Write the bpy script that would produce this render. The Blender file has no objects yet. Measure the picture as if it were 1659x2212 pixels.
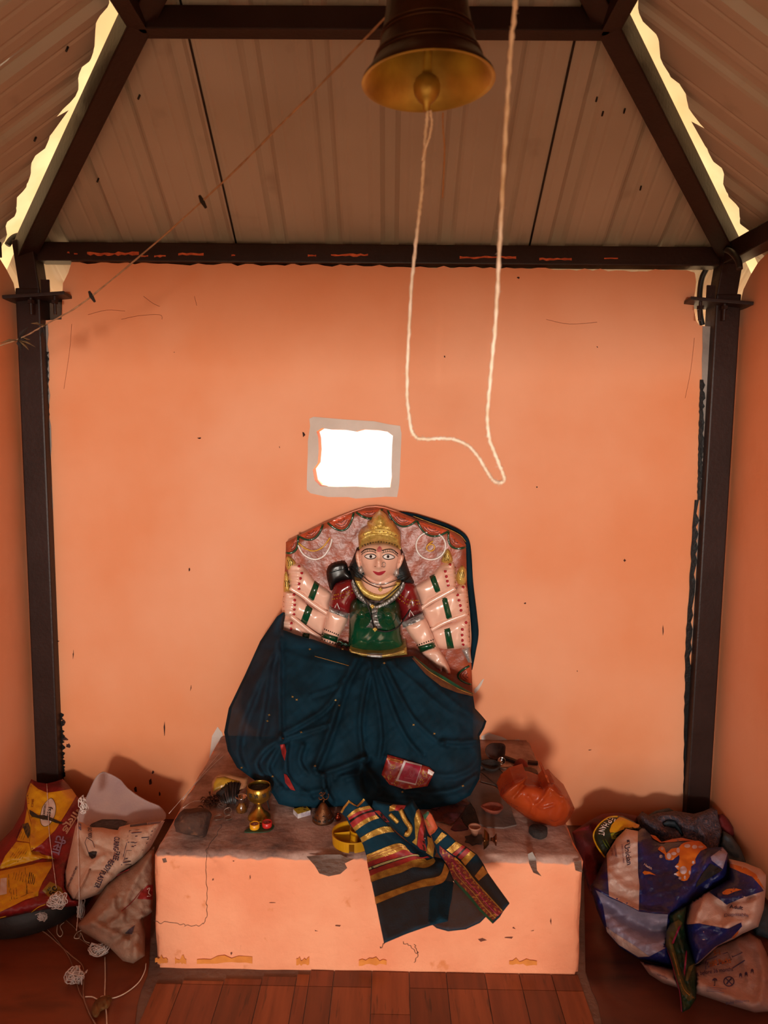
import bpy, math, random
import numpy as np
from mathutils import Matrix, Vector
from mathutils.geometry import delaunay_2d_cdt
random.seed(7); rng = np.random.default_rng(7)
SC = bpy.context.scene; COL = SC.collection
# ---------------------------------------------------------------- camera
F, CX, CY, H = 1530.0, 829.5, 1106.0, 1.5          # focal length and centre in photo pixels, eye height
def unit(v): v = np.array(v, float); return v/np.linalg.norm(v)
_d = unit((846-CX, CY-945, -F)); _r = math.radians(0.6)
_x = np.array([math.cos(_r), -math.sin(_r), 0.0]); _x = unit(_x-_d*_x.dot(_d)); _z = np.cross(_x, _d)
AM = np.stack([_x, _d, _z], 1)                       # world -> camera
cam = bpy.data.cameras.new('camera'); cam.sensor_fit = 'HORIZONTAL'; cam.sensor_width = 36; cam.lens = F*36/1659
cam.clip_start = .02; cam.dof.use_dof = True; cam.dof.focus_distance = 2.45; cam.dof.aperture_fstop = 5.6
camo = bpy.data.objects.new('camera', cam); COL.objects.link(camo)
mw = Matrix([list(r) for r in AM.T]).to_4x4(); mw.translation = (0, 0, H); camo.matrix_world = mw
SC.camera = camo
# ---------------------------------------------------------------- light
wd = bpy.data.worlds.new('sky'); SC.world = wd; wd.use_nodes = True
bg = wd.node_tree.nodes['Background']; bg.inputs[0].default_value = (1.0, .95, .86, 1); bg.inputs[1].default_value = 1.35
def lamp(name, kind, loc, rot, energy, color, **k):
    l = bpy.data.lights.new(name, kind); l.energy = energy; l.color = color
    for a, b in k.items(): setattr(l, a, b)
    o = bpy.data.objects.new(name, l); COL.objects.link(o); o.location = loc; o.rotation_euler = rot; return o
lamp('sun', 'SUN', (-2, 8, 10), (math.radians(-31), math.radians(-12), 0), 15.0, (1, .9, .74), angle=math.radians(1.5))
lamp('entrance_daylight', 'AREA', (-.15, -3.0, 1.15), (math.radians(90), 0, 0), 170, (1, .90, .80), shape='RECTANGLE', size=.42, size_y=.45)
SC.view_settings.view_transform = 'Standard'; SC.view_settings.look = 'None'
SC.view_settings.exposure = 0.0; SC.view_settings.gamma = 1.0; SC.view_settings.use_curve_mapping = False
# ---------------------------------------------------------------- pixel helpers
def ray(px, py):
    px = np.asarray(px, float); py = np.asarray(py, float)
    return np.stack([px-CX, CY-py, np.full(px.shape, -F)], -1) @ AM
def PY(px, py, Y):                                   # point on the pixel's ray at depth Y
    w = ray(px, py); Y = np.asarray(Y, float); return w*(Y/w[..., 1])[..., None]+np.array([0, 0, H])
def PZ(px, py, z):                                   # point on the pixel's ray at height z
    w = ray(px, py); t = (z-H)/w[..., 2]; return w*t[..., None]+np.array([0, 0, H])
def PN(px, py, n, k):                                # ray against plane n.p = k
    w = ray(px, py); n = np.array(n, float); t = (k-n[2]*H)/(w@n); return w*t[..., None]+np.array([0, 0, H])
def cr(x0, y0, s): return lambda *p: [(x0+a/s, y0+b/s) for a, b in p]
S3 = cr(580, 1070, 3.456); S4 = cr(460, 1380, 2.676); S6 = cr(800, 1560, 3.386); S7 = cr(0, 1600, 3.615); S8 = cr(1220, 1660, 3.779)
SP = cr(700, 1700, 3.95); SB = cr(780, 0, 4.608); L1 = cr(0, 1660, 9.217); L2 = cr(0, 1820, 9.217); L3 = cr(140, 1660, 7.373)
R3 = cr(1240, 1740, 6.9125); R4 = cr(1420, 1740, 4.686); T5 = cr(440, 1660, 9.217); T6 = cr(600, 1620, 8.295); T7 = cr(1000, 1580, 6.381)
FC = cr(740, 1160, 10.37); U7 = cr(0, 0, 3.95); U8 = cr(1280, 0, 3.95); N7 = cr(0, 480, 7.373); N8 = cr(1440, 480, 7.373)
X6 = cr(930, 1700, 10.37); W6 = cr(630, 880, 6.144); B5 = cr(320, 1780, 1.728); PX = cr(0, 0, 1)
YB, ZT, YF = 2.632, .344, 1.853                     # back wall, platform top, platform front
# ---------------------------------------------------------------- materials
def lin(h):
    c = [int(h[i:i+2], 16)/255 for i in (0, 2, 4)]
    return tuple(x/12.92 if x <= .04045 else ((x+.055)/1.055)**2.4 for x in c)
MATS = {}
def mat(name, c1, c2=None, scale=8, rough=.6, metal=0, bump=0, bscale=40, detail=4, lo=.35, hi=.65, trans=0, alpha=1, spec=.5, coat=0, c3=None, s3=30, lo3=.6, hi3=.7, stretch=None, sheen=0):
    m = bpy.data.materials.new(name); m.use_nodes = True; nt = m.node_tree; b = nt.nodes['Principled BSDF']
    N = nt.nodes.new; L = nt.links.new
    c1 = lin(c1) if isinstance(c1, str) else c1
    tc = N('ShaderNodeTexCoord'); vec = tc.outputs['Object']
    if stretch:
        mp = N('ShaderNodeMapping'); mp.inputs['Scale'].default_value = stretch; L(vec, mp.inputs[0]); vec = mp.outputs[0]
    col = None
    def layer(base, c, sc, lo, hi):
        n = N('ShaderNodeTexNoise'); n.inputs['Scale'].default_value = sc; n.inputs['Detail'].default_value = detail; L(vec, n.inputs['Vector'])
        r = N('ShaderNodeMapRange'); r.inputs[1].default_value = lo; r.inputs[2].default_value = hi; L(n.outputs[0], r.inputs[0])
        mx = N('ShaderNodeMix'); mx.data_type = 'RGBA'; L(r.outputs[0], mx.inputs[0])
        if isinstance(base, tuple): mx.inputs[6].default_value = (*base, 1)
        else: L(base, mx.inputs[6])
        mx.inputs[7].default_value = (*(lin(c) if isinstance(c, str) else c), 1); return mx.outputs[2]
    col = c1
    if c2: col = layer(col, c2, scale, lo, hi)
    if c3: col = layer(col, c3, s3, lo3, hi3)
    if isinstance(col, tuple): b.inputs['Base Color'].default_value = (*col, 1)
    else: L(col, b.inputs['Base Color'])
    b.inputs['Roughness'].default_value = rough; b.inputs['Metallic'].default_value = metal
    b.inputs['Specular IOR Level'].default_value = spec; b.inputs['Coat Weight'].default_value = coat
    b.inputs['Sheen Weight'].default_value = sheen; b.inputs['Alpha'].default_value = alpha
    if bump:
        n = N('ShaderNodeTexNoise'); n.inputs['Scale'].default_value = bscale; n.inputs['Detail'].default_value = 5; L(vec, n.inputs['Vector'])
        bp = N('ShaderNodeBump'); bp.inputs['Strength'].default_value = bump; bp.inputs['Distance'].default_value = .01
        L(n.outputs[0], bp.inputs['Height']); L(bp.outputs[0], b.inputs['Normal'])
    if trans:
        t = N('ShaderNodeBsdfTranslucent'); mx = N('ShaderNodeMixShader'); mx.inputs[0].default_value = trans
        if isinstance(col, tuple): t.inputs[0].default_value = (*col, 1)
        else: L(col, t.inputs[0])
        L(b.outputs[0], mx.inputs[1]); L(t.outputs[0], mx.inputs[2]); L(mx.outputs[0], nt.nodes['Material Output'].inputs[0])
    MATS[name] = m; return m
# ---------------------------------------------------------------- object helpers
ORG = {}
def link(o, parent=None, label=None, cat=None, group=None, kind=None):
    COL.objects.link(o)
    if parent: o.parent = parent
    if label: o['label'] = label
    if cat: o['category'] = cat
    if group: o['group'] = group
    if kind: o['kind'] = kind
    return o
def thing(name, loc, label, cat, group=None, kind=None):
    o = bpy.data.objects.new(name, None); o.empty_display_size = .05; o.location = tuple(loc); ORG[o] = np.array(loc, float)
    return link(o, None, label, cat, group, kind)
def mk(name, V, Fc, m, parent=None, label=None, cat=None, group=None, kind=None, smooth=True, mats=None, mi=None):
    V = np.asarray(V, float)
    if parent is not None: org = ORG[parent]
    else: org = np.array([(V[:, 0].min()+V[:, 0].max())/2, (V[:, 1].min()+V[:, 1].max())/2, V[:, 2].min()])
    me = bpy.data.meshes.new(name); me.from_pydata((V-org).tolist(), [], [list(map(int, f)) for f in Fc]); me.update()
    for q in (mats or [m]): me.materials.append(q)
    if mi is not None: me.polygons.foreach_set('material_index', np.asarray(mi, np.int32))
    if smooth is True: me.polygons.foreach_set('use_smooth', [True]*len(me.polygons))
    elif smooth is not False: me.polygons.foreach_set('use_smooth', list(map(bool, smooth)))
    o = bpy.data.objects.new(name, me); ORG[o] = org
    if parent is None: o.location = tuple(org)
    return link(o, parent, label, cat, group, kind)
def resample(P, h, closed=True):
    P = np.asarray(P, float); Q = np.vstack([P, P[:1]]) if closed else P; out = []
    for a, b in zip(Q[:-1], Q[1:]):
        n = max(1, int(math.ceil(np.linalg.norm(b-a)/h)))
        for k in range(n): out.append(a+(b-a)*k/n)
    if not closed: out.append(Q[-1])
    return np.array(out)
def spline(P, n=6, closed=False):                    # Catmull-Rom through the points
    P = np.asarray(P, float); N = len(P); out = []
    for i in range(N if closed else N-1):
        p = [P[(i+k) % N] if closed else P[min(max(i+k, 0), N-1)] for k in (-1, 0, 1, 2)]
        for k in range(n):
            t = k/n; out.append(.5*((2*p[1])+(p[2]-p[0])*t+(2*p[0]-5*p[1]+4*p[2]-p[3])*t*t+(3*p[1]-p[0]-3*p[2]+p[3])*t**3))
    if not closed: out.append(P[-1])
    return np.array(out)
def inside(Q, poly):
    x, y = Q[:, 0][:, None], Q[:, 1][:, None]; a = poly; b = np.roll(poly, -1, 0)
    c = ((a[:, 1] > y) != (b[:, 1] > y)) & (x < (b[:, 0]-a[:, 0])*(y-a[:, 1])/(b[:, 1]-a[:, 1]+1e-12)+a[:, 0])
    return c.sum(1) % 2 == 1
def dist(Q, P, closed=True):
    a = P if closed else P[:-1]; b = np.roll(P, -1, 0) if closed else P[1:]; ab = b-a; L = (ab**2).sum(1)+1e-12
    out = np.full(len(Q), 1e9)
    for i in range(0, len(Q), 4000):
        q = Q[i:i+4000][:, None, :]; t = np.clip(((q-a)*ab).sum(2)/L, 0, 1); out[i:i+4000] = np.sqrt((((a+t[..., None]*ab)-q)**2).sum(2).min(1))
    return out
def tri(poly, h, holes=()):
    loops = [resample(p, h) for p in [poly, *holes]]; V = []; E = []
    for l in loops:
        s = len(V); V += list(l); E += [(s+i, s+(i+1) % len(l)) for i in range(len(l))]
    A = loops[0]; x0, y0 = A.min(0); x1, y1 = A.max(0); G = []
    for j, y in enumerate(np.arange(y0+h/2, y1, h*.87)):
        xs = np.arange(x0+(h/2 if j % 2 else 0), x1, h); G.append(np.stack([xs, np.full(xs.shape, y)], 1))
    if G:
        G = np.vstack(G); G = G[inside(G, A)] if len(G) else G
        if len(G):
            D = np.min([dist(G, l) for l in loops], 0); G = G[D > h*.55]
        for hl in loops[1:]:
            if len(G): G = G[~inside(G, hl)]
        V += list(G)
    r = delaunay_2d_cdt([Vector(v) for v in V], E, [], 1, 1e-4)
    P = np.array([tuple(v) for v in r[0]]); Fc = [list(f) for f in r[2]]
    if holes:
        cen = np.array([P[f].mean(0) for f in Fc]); keep = np.ones(len(Fc), bool)
        for hl in loops[1:]: keep &= ~inside(cen, hl)
        Fc = [f for f, k in zip(Fc, keep) if k]
    return P, Fc, loops
def bedges(Fc):
    c = {}
    for f in Fc:
        for i in range(len(f)):
            a, b = f[i], f[(i+1) % len(f)]; k = (min(a, b), max(a, b))
            if k in c: c[k] = None
            else: c[k] = (a, b)
    return [v for v in c.values() if v]
def fn(Y): return Y if callable(Y) else (lambda x, y: np.full(np.shape(x), float(Y)))
def prof(d, w): u = 1-np.clip(d/w, 0, 1); return np.sqrt(np.clip(1-u*u, 0, 1))
def puff(name, poly, Y, bulge, w, m, parent=None, back=.02, h=5, hf=None, sm=0, cap=True, bdir=(0, 1, 0), thick=None, **k):
    """relief panel: outline in photo pixels, put at depth Y, swelling towards the room; closed at the back"""
    poly = np.asarray(poly, float)
    if sm: poly = spline(poly, sm, True)
    P, Fc, loops = tri(poly, h); Yf = fn(Y); L = loops[0]
    def surf(x, y):
        x = np.asarray(x, float); y = np.asarray(y, float); sh = x.shape; Q = np.stack([x.ravel(), y.ravel()], 1)
        d = dist(Q, L); d = np.where(inside(Q, L), d, 0); Z = Yf(Q[:, 0], Q[:, 1])-bulge*prof(d, w)
        if hf is not None: Z = Z-hf(Q[:, 0], Q[:, 1], d)
        return Z.reshape(sh)
    V = PY(P[:, 0], P[:, 1], surf(P[:, 0], P[:, 1]))
    n = np.zeros(3); 
    for f in Fc[:200]: n += np.cross(V[f[1]]-V[f[0]], V[f[2]]-V[f[0]])
    if n[1] > 0: Fc = [f[::-1] for f in Fc]
    fl = [1]*len(Fc); FF = list(Fc); N = len(V); VV = [V]
    if back:
        B = PY(P[:, 0], P[:, 1], Yf(P[:, 0], P[:, 1]))+np.array(bdir)*back if cap else V+np.array(bdir)*back
        be = bedges(Fc); ids = sorted({i for e in be for i in e}); mp = {v: N+i for i, v in enumerate(ids)}; VV.append(V[ids]); N2 = N+len(ids)
        if cap:
            VV.append(B); FF += [[N2+i for i in f[::-1]] for f in Fc]; fl += [1]*len(Fc); mb = {v: N2+v for v in ids}
        else:
            mb = {v: N2+i for i, v in enumerate(ids)}; VV.append(B[ids])
        FF += [[mp[b], mp[a], mb[a], mb[b]] for a, b in be]; fl += [0]*len(be)
    o = mk(name, np.vstack(VV), FF, m, parent, smooth=fl, **k); return o, surf
def decal(name, poly, surf, m, parent, eps=.0012, h=5, sm=0, holes=(), **k):
    """thin paint or print that follows a surface"""
    poly = np.asarray(poly, float)
    if sm: poly = spline(poly, sm, True)
    P, Fc, _ = tri(poly, h, [np.asarray(q, float) for q in holes]); V = PY(P[:, 0], P[:, 1], fn(surf)(P[:, 0], P[:, 1])-eps)
    n = sum((np.cross(V[f[1]]-V[f[0]], V[f[2]]-V[f[0]]) for f in Fc), np.zeros(3))
    if n[1] > 0: Fc = [f[::-1] for f in Fc]
    return mk(name, V, Fc, m, parent, **k)
def tubemesh(P, r, sides=6, closed=False, flat=1.0):
    P = np.asarray(P, float); n = len(P); r = np.full(n, r, float) if np.isscalar(r) else np.asarray(r, float); V = []; Fc = []
    T = np.gradient(P, axis=0) if not closed else np.roll(P, -1, 0)-np.roll(P, 1, 0)
    T /= np.linalg.norm(T, axis=1)[:, None]+1e-12; u = np.cross(T[0], [0, 0, 1]); 
    if np.linalg.norm(u) < 1e-3: u = np.cross(T[0], [1, 0, 0])
    u = unit(u)
    for i in range(n):
        u = u-T[i]*u.dot(T[i]); u = unit(u); v = np.cross(T[i], u)
        for k in range(sides):
            a = 2*math.pi*k/sides; V.append(P[i]+r[i]*(math.cos(a)*u+math.sin(a)*v*flat))
    for i in range(n if closed else n-1):
        j = (i+1) % n
        for k in range(sides): l = (k+1) % sides; Fc.append([i*sides+k, i*sides+l, j*sides+l, j*sides+k])
    if not closed: Fc.append(list(range(sides))[::-1]); Fc.append([(n-1)*sides+k for k in range(sides)])
    return np.array(V), Fc
def tube(name, P, r, m, parent=None, sides=6, sm=0, closed=False, flat=1.0, **k):
    if sm: P = spline(P, sm, closed)
    V, Fc = tubemesh(P, r, sides, closed, flat); return mk(name, V, Fc, m, parent, **k)
def line(name, pts, surf, r, m, parent=None, sm=4, eps=0, sides=5, closed=False, **k):
    """a raised painted line or a thread along pixels on a surface"""
    p = np.asarray(pts, float)
    p = spline(p, sm, closed) if sm else p
    return tube(name, PY(p[:, 0], p[:, 1], fn(surf)(p[:, 0], p[:, 1])-eps), r, m, parent, sides, closed=closed, **k)
def joinmesh(parts):
    V = []; Fc = []; s = 0
    for v, f in parts: V.append(np.asarray(v)); Fc += [[s+i for i in q] for q in f]; s += len(v)
    return np.vstack(V), Fc
def boxmesh(c, s, R=None, bev=0):
    x, y, z = [q/2 for q in s]
    if not bev:
        V = np.array([(a*x, b*y, d*z) for a in (-1, 1) for b in (-1, 1) for d in (-1, 1)])
        Fc = [[0, 1, 3, 2], [4, 6, 7, 5], [0, 4, 5, 1], [2, 3, 7, 6], [0, 2, 6, 4], [1, 5, 7, 3]]
    else:
        import bmesh
        bm = bmesh.new(); bmesh.ops.create_cube(bm, size=1)
        for v in bm.verts: v.co = (v.co.x*2*x, v.co.y*2*y, v.co.z*2*z)
        bmesh.ops.bevel(bm, geom=list(bm.edges), offset=bev, segments=2, affect='EDGES', profile=.6)
        V = np.array([tuple(v.co) for v in bm.verts]); Fc = [[v.index for v in f.verts] for f in bm.faces]; bm.free()
    if R is not None: V = V@np.asarray(R).T
    return V+np.asarray(c, float), Fc
def rotz(a): c, s = math.cos(a), math.sin(a); return np.array([[c, -s, 0], [s, c, 0], [0, 0, 1.]])
def rotx(a): c, s = math.cos(a), math.sin(a); return np.array([[1., 0, 0], [0, c, -s], [0, s, c]])
def roty(a): c, s = math.cos(a), math.sin(a); return np.array([[c, 0, s], [0, 1., 0], [-s, 0, c]])
def beammesh(a, b, w, d, up=(0, 0, 1), bev=.004):
    a = np.array(a, float); b = np.array(b, float); y = unit(b-a); x = unit(np.cross(y, up)); z = np.cross(x, y)
    return boxmesh((a+b)/2, (w, np.linalg.norm(b-a), d), np.stack([x, y, z], 1), bev)
def lathemesh(pr, n=32, c=(0, 0, 0), R=None, rad=None):
    V = []; Fc = []; m = len(pr)
    for k in range(n):
        a = 2*math.pi*k/n; f = rad(a) if rad else 1
        for r, z in pr: V.append((r*f*math.cos(a), r*f*math.sin(a), z))
    for k in range(n):
        l = (k+1) % n
        for i in range(m-1): Fc.append([k*m+i, l*m+i, l*m+i+1, k*m+i+1])
    V = np.array(V)
    if R is not None: V = V@np.asarray(R).T
    return V+np.asarray(c, float), Fc
def lathe(name, pr, c, m, parent=None, n=32, R=None, rad=None, **k):
    V, Fc = lathemesh(pr, n, c, R, rad); return mk(name, V, Fc, m, parent, **k)
FONT = {}
def textmesh(s, font=None):
    cu = bpy.data.curves.new('t', 'FONT'); cu.body = s; cu.size = 1; cu.align_x = 'CENTER'; cu.align_y = 'CENTER'; cu.resolution_u = 3; cu.offset = .016
    if font: cu.font = font
    o = bpy.data.objects.new('t', cu); COL.objects.link(o); dg = bpy.context.evaluated_depsgraph_get()
    me = bpy.data.meshes.new_from_object(o.evaluated_get(dg)); V = np.array([tuple(v.co)[:2] for v in me.vertices]); Fc = [list(p.vertices) for p in me.polygons]
    bpy.data.objects.remove(o); bpy.data.curves.remove(cu); bpy.data.meshes.remove(me); return V, Fc
def text(name, s, at, wid, hgt, ang, surf, m, parent, eps=.002, bend=0, shear=0, font=None, **k):
    """lettering printed on a surface: centre pixel, width and height in pixels, clockwise angle on the photo"""
    V, Fc = textmesh(s, font)
    if not len(V): return None
    lo, hi = V.min(0), V.max(0); V = (V-(lo+hi)/2)/(hi-lo+1e-9)*[wid, hgt]; V[:, 0] += shear*V[:, 1]; V[:, 1] += bend*(V[:, 0]/wid)**2*4
    # cut long triangles so the print follows the surface
    a = math.radians(ang); x = at[0]+V[:, 0]*math.cos(a)+V[:, 1]*math.sin(a); y = at[1]+V[:, 0]*math.sin(a)-V[:, 1]*math.cos(a)
    W = PY(x, y, fn(surf)(x, y)-eps); return mk(name, W, Fc, m, parent, smooth=False, **k)
def lean(p0, y0, p1, y1): return lambda x, y: y0+(np.asarray(y, float)-p0)*(y1-y0)/(p1-p0)
def sinus(x, y, seed, L, n=5):
    r = np.random.default_rng(seed); s = 0
    for i in range(n):
        a = r.uniform(0, 2*math.pi); k = 2*math.pi/(L*r.uniform(.6, 1.6)); s = s+np.sin(k*(x*math.cos(a)+y*math.sin(a))+r.uniform(0, 6.3))
    return s/n
def creases(lines, extra=None):
    """fold relief: each (points, amplitude, width); + is a ridge towards the room, - a valley"""
    LL = [(spline(p, 5) if len(p) > 2 else np.array(p, float), a, w) for p, a, w in lines]
    def f(x, y, d=None):
        Q = np.stack([np.asarray(x, float), np.asarray(y, float)], 1); s = np.zeros(len(Q))
        for p, a, w in LL: s += a*np.exp(-(dist(Q, p, False)/w)**2)
        if extra is not None: s += extra(Q[:, 0], Q[:, 1])
        if d is not None: s *= np.clip(d/6, 0, 1)
        return s
    return f
# ---------------------------------------------------------------- shared materials
wallm = mat('orange_wall_paint', 'ec9f72', 'e79260', 2.2, .62, bump=.12, bscale=18, c3='f0ae88', s3=1.3, lo3=.45, hi3=.8)
plaster = mat('grey_cement', '9d938c', '857a74', 9, .9, bump=.4, bscale=60)
cream = mat('pale_plaster', 'd9cfc6', 'cbbfb4', 6, .85, bump=.2, bscale=40)
steel = mat('dark_brown_painted_steel', '2e1d19', '24140f', 6, .45, bump=.1, bscale=80, spec=.3)
blackp = mat('black_bitumen_and_lap_shadow', '14110f', '0c0a0a', 10, .4, bump=.2, bscale=60)
sheetm = mat('cream_coated_roof_sheet', 'b8b2a8', 'a69e92', 1.5, .38, bump=.03, bscale=9, c3='867c70', s3=5, lo3=.62, hi3=.85)
capm = mat('cream_ridge_flashing', 'eed2a6', 'dcb888', 5, .4, trans=.22)
orangep = mat('orange_paint_smear', 'd8693a', 'b04a24', 40, .7, bump=.3)
stringm = mat('cotton_string', 'ecdccb', 'd6c0a6', 60, .9)
threadm = mat('white_thread', 'e9dcd4', 'cfbfb6', 60, .9)
blackm = mat('black_thread', '0c0b0c', None, rough=.5)
floorm = mat('old_red_floor_sheet', '8a4424', '6b2f18', 2.5, .42, bump=.15, bscale=6, c3='3a1c12', s3=3.2, lo3=.55, hi3=.8, stretch=(1, 3, 1))
concm = mat('worn_concrete_floor', '7a5a48', '5c4236', 7, .85, bump=.4, bscale=50)
def struct(name, V, Fc, m, **k): return mk(name, V, Fc, m, kind='structure', **k)
XL, XR = -1.372, 1.252                               # inner faces of the side walls
# ---------------------------------------------------------------- ground and floor
V, Fc = boxmesh((0, 4, -.13), (22, 22, .1)); struct('ground', V, Fc, mat('pale_sandy_ground', 'b59a78', '9c8262', .8, .95, bump=.2), smooth=False)
V, Fc = boxmesh((-.06, 1.3, -.05), (2.9, 3.1, .1)); struct('floor', V, Fc, concm, smooth=False)
fl = bpy.data.objects['floor']
def floorpiece(name, pts, z, th, m, parent, h=.08, amp=0, seed=1, holes=()):
    P, Fc, L = tri(np.array(pts, float), h); zz = z+th+amp*sinus(P[:, 0], P[:, 1], seed, .5)
    V = np.column_stack([P, zz]); n = sum((np.cross(V[f[1]]-V[f[0]], V[f[2]]-V[f[0]]) for f in Fc), np.zeros(3))
    if n[2] < 0: Fc = [f[::-1] for f in Fc]
    be = bedges(Fc); N = len(V); B = V.copy(); B[:, 2] = z
    return mk(name, np.vstack([V, B]), Fc+[[b, a, N+a, N+b] for a, b in be], m, parent, smooth=[1]*len(Fc)+[0]*len(be))
def gp(*pts, z=0): return [tuple(PZ(x, y, z)[:2]) for x, y in pts]
floorpiece('floor_sheet', gp((330, 1900), (322, 2085), (318, 2110), (305, 2140), (296, 2175), (292, 2212), (275, 2300))+[(-.65, 1.2), (XL, 1.2), (XL, YB)], 0, .003, floorm, fl, amp=.002)
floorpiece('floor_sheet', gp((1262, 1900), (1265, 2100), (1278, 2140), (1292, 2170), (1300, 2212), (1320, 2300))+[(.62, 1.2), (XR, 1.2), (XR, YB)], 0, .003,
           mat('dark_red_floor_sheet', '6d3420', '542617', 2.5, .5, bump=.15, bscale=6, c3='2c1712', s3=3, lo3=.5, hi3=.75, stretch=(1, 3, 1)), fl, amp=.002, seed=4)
plankm = [mat('plank_vinyl_%s' % q[0], q[1], q[2], 5, .38, bump=.05, bscale=30, stretch=(9, .9, 1), c3=q[3], s3=9) for q in
          (('russet', '7c3a1e', '672c14', '4c2110'), ('tan', '8a4524', '743619', '552813'), ('umber', '6f3319', '5b2812', '401c0e'))]
xs = [PZ(x, 2120, 0)[0] for x in (340, 396, 485, 566, 640, 668, 720, 803, 884, 965, 1049, 1124, 1194, 1252)]
for i, (a, b) in enumerate(zip(xs[:-1], xs[1:])):
    cuts = [1.2, 1.2+.28*((i*37) % 5)/5+.12, 1.79-.05*((i*13) % 3)*0+.0, YF-.005] if i != 7 else [1.2, 1.42, 1.70, YF-.005]
    cuts = sorted(set(cuts))
    for j, (c, d) in enumerate(zip(cuts[:-1], cuts[1:])):
        if i < 5 and j == len(cuts)-2: d -= .055-.010*i
        v, f = boxmesh(((a+b)/2, (c+d)/2, .002), (b-a-.0022, d-c-.002, .004)); mk('plank', v, f, plankm[(i*2+j) % 3], fl, smooth=False)
# ---------------------------------------------------------------- back wall with its hole
r7 = np.random.default_rng(3)
def rag(a, b, n, amp): return [(a[0]+(b[0]-a[0])*t, a[1]+(b[1]-a[1])*t+r7.uniform(-amp, amp)) for t in np.linspace(0, 1, n)]
top = rag((155, 568), (820, 574), 40, 3.5)+rag((840, 575), (1500, 586), 40, 3.5)
wall_poly = [(20, 1830), (8, 700), (98, 692), (133, 690), (134, 655), (136, 612), (148, 588)]+top+N8((455, 830), (470, 940), (465, 1010), (455, 1100), (430, 1240), (438, 1400), (465, 1560), (520, 1640), (600, 1655), (700, 1660))+[(1620, 706), (1580, 1830)]
hole = W6((330, 320), (400, 275), (500, 290), (700, 295), (850, 320), (960, 290), (1150, 300), (1270, 320), (1345, 375), (1335, 500), (1330, 650), (1325, 800), (1330, 930), (1310, 1060), (1100, 1065), (850, 1050), (600, 1055), (380, 1045), (305, 970), (280, 830), (345, 740), (360, 560), (352, 400))
def wallface(name, poly, holes, Y, back, m, parent=None, h=40, **k):
    P, Fc, L = tri(np.array(poly, float), h, [np.array(q, float) for q in holes]); V = PY(P[:, 0], P[:, 1], np.full(len(P), Y))
    n = sum((np.cross(V[f[1]]-V[f[0]], V[f[2]]-V[f[0]]) for f in Fc), np.zeros(3))
    if n[1] > 0: Fc = [f[::-1] for f in Fc]
    be = bedges(Fc); N = len(V); B = V+np.array([0, back, 0])
    return mk(name, np.vstack([V, B]), Fc+[[N+i for i in f[::-1]] for f in Fc]+[[b, a, N+a, N+b] for a, b in be], m, parent, smooth=False, **k)
wb = wallface('wall_back', wall_poly, [hole], YB, .11, wallm, kind='structure')
rimo = W6((235, 150), (290, 125), (700, 160), (1100, 185), (1290, 225), (1440, 245), (1458, 350), (1450, 560), (1440, 800), (1430, 1000), (1420, 1080), (1400, 1190), (1250, 1185), (1050, 1200), (850, 1210), (750, 1190), (480, 1190), (250, 1140), (200, 1090), (205, 850), (215, 600), (215, 450), (245, 250))
wallface('trim_1', rimo, [hole], YB-.004, .004, cream, kind='structure', h=20)
# scars, cracks and stains on the back wall
wy = lambda x, y: np.full(np.shape(x), YB)
for pts in ([(1040, 1590), (1055, 1583), (1085, 1592), (1100, 1600), (1120, 1597), (1140, 1608), (1146, 1618), (1040, 1618)], [(452, 1640), (458, 1590), (470, 1570), (480, 1583), (486, 1620), (480, 1645)],
            [(1024, 1490), (1032, 1482), (1042, 1468), (1046, 1466), (1040, 1480), (1034, 1490), (1026, 1498)]):
    decal('exposed_plaster', pts, wy, cream, wb, eps=.0015, h=8)
dirt = mat('soot_mark', '2a1512', '50251a', 60, .9)
def speck(par, surf, c, r, seed, n=7, m=dirt, st=(1, 1)):
    q = np.random.default_rng(seed); a = np.sort(q.uniform(0, 6.28, n)); p = [(c[0]+st[0]*r*q.uniform(.5, 1.2)*math.cos(t), c[1]+st[1]*r*q.uniform(.5, 1.2)*math.sin(t)) for t in a]
    decal('paint_mark', p, surf, m, par, eps=.0012, h=max(3, r))
for i, (x, y, r, sx, sy) in enumerate([(655, 938, 6, .7, 1), (431, 946, 5, 1, .5), (604, 966, 2.5, .5, 1), (961, 770, 3, .6, 1.2), (409, 1231, 3, .6, 1.4), (1135, 1303, 3, 1, .8), (1350, 1211, 3, 1, 1.4), (1432, 1364, 5, .3, 2.4), (412, 1487, 5, .3, 2), (158, 1418, 5, .3, 2.6),
        (120, 1385, 4, 2, .6), (1247, 1450, 2.5, .4, 1), (1160, 1052, 2.5, 1, 1), (355, 1577, 8, .25, 2.4), (300, 1735, 6, .6, 1), (293, 1705, 7, .5, 1), (325, 1690, 7, .4, 1.5), (270, 1715, 4, 1, 1), (345, 1715, 3, .6, 2), (330, 1668, 4, .8, 1), (140, 1590, 9, .8, 2), (148, 1612, 6, 1, 1), (137, 1560, 6, .7, 1.5), (1290, 750, 2.5, 1, 1), (1276, 1620, 3, 2, .4), (376, 760, 2, 1, 1), (1120, 600, 3, 1.5, 1), (680, 1410, 2, 1, 1)]):
    speck(wb, wy, (x, y), r, i, st=(sx, sy))
crk = mat('plaster_crack', '8c3d1c')
for i, p in enumerate([[(190, 680), (230, 670), (270, 672)], [(262, 690), (300, 682), (345, 680), (350, 690)], [(310, 640), (330, 655), (345, 662)], [(1180, 690), (1230, 700), (1290, 696)], [(155, 700), (150, 760), (138, 840)], [(1500, 730), (1492, 800), (1480, 860)], [(420, 640), (425, 660)], [(735, 300), (735, 300)]][:-1]):
    line('plaster_crack', p, wy, .0007, crk, wb, sides=4)
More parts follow.
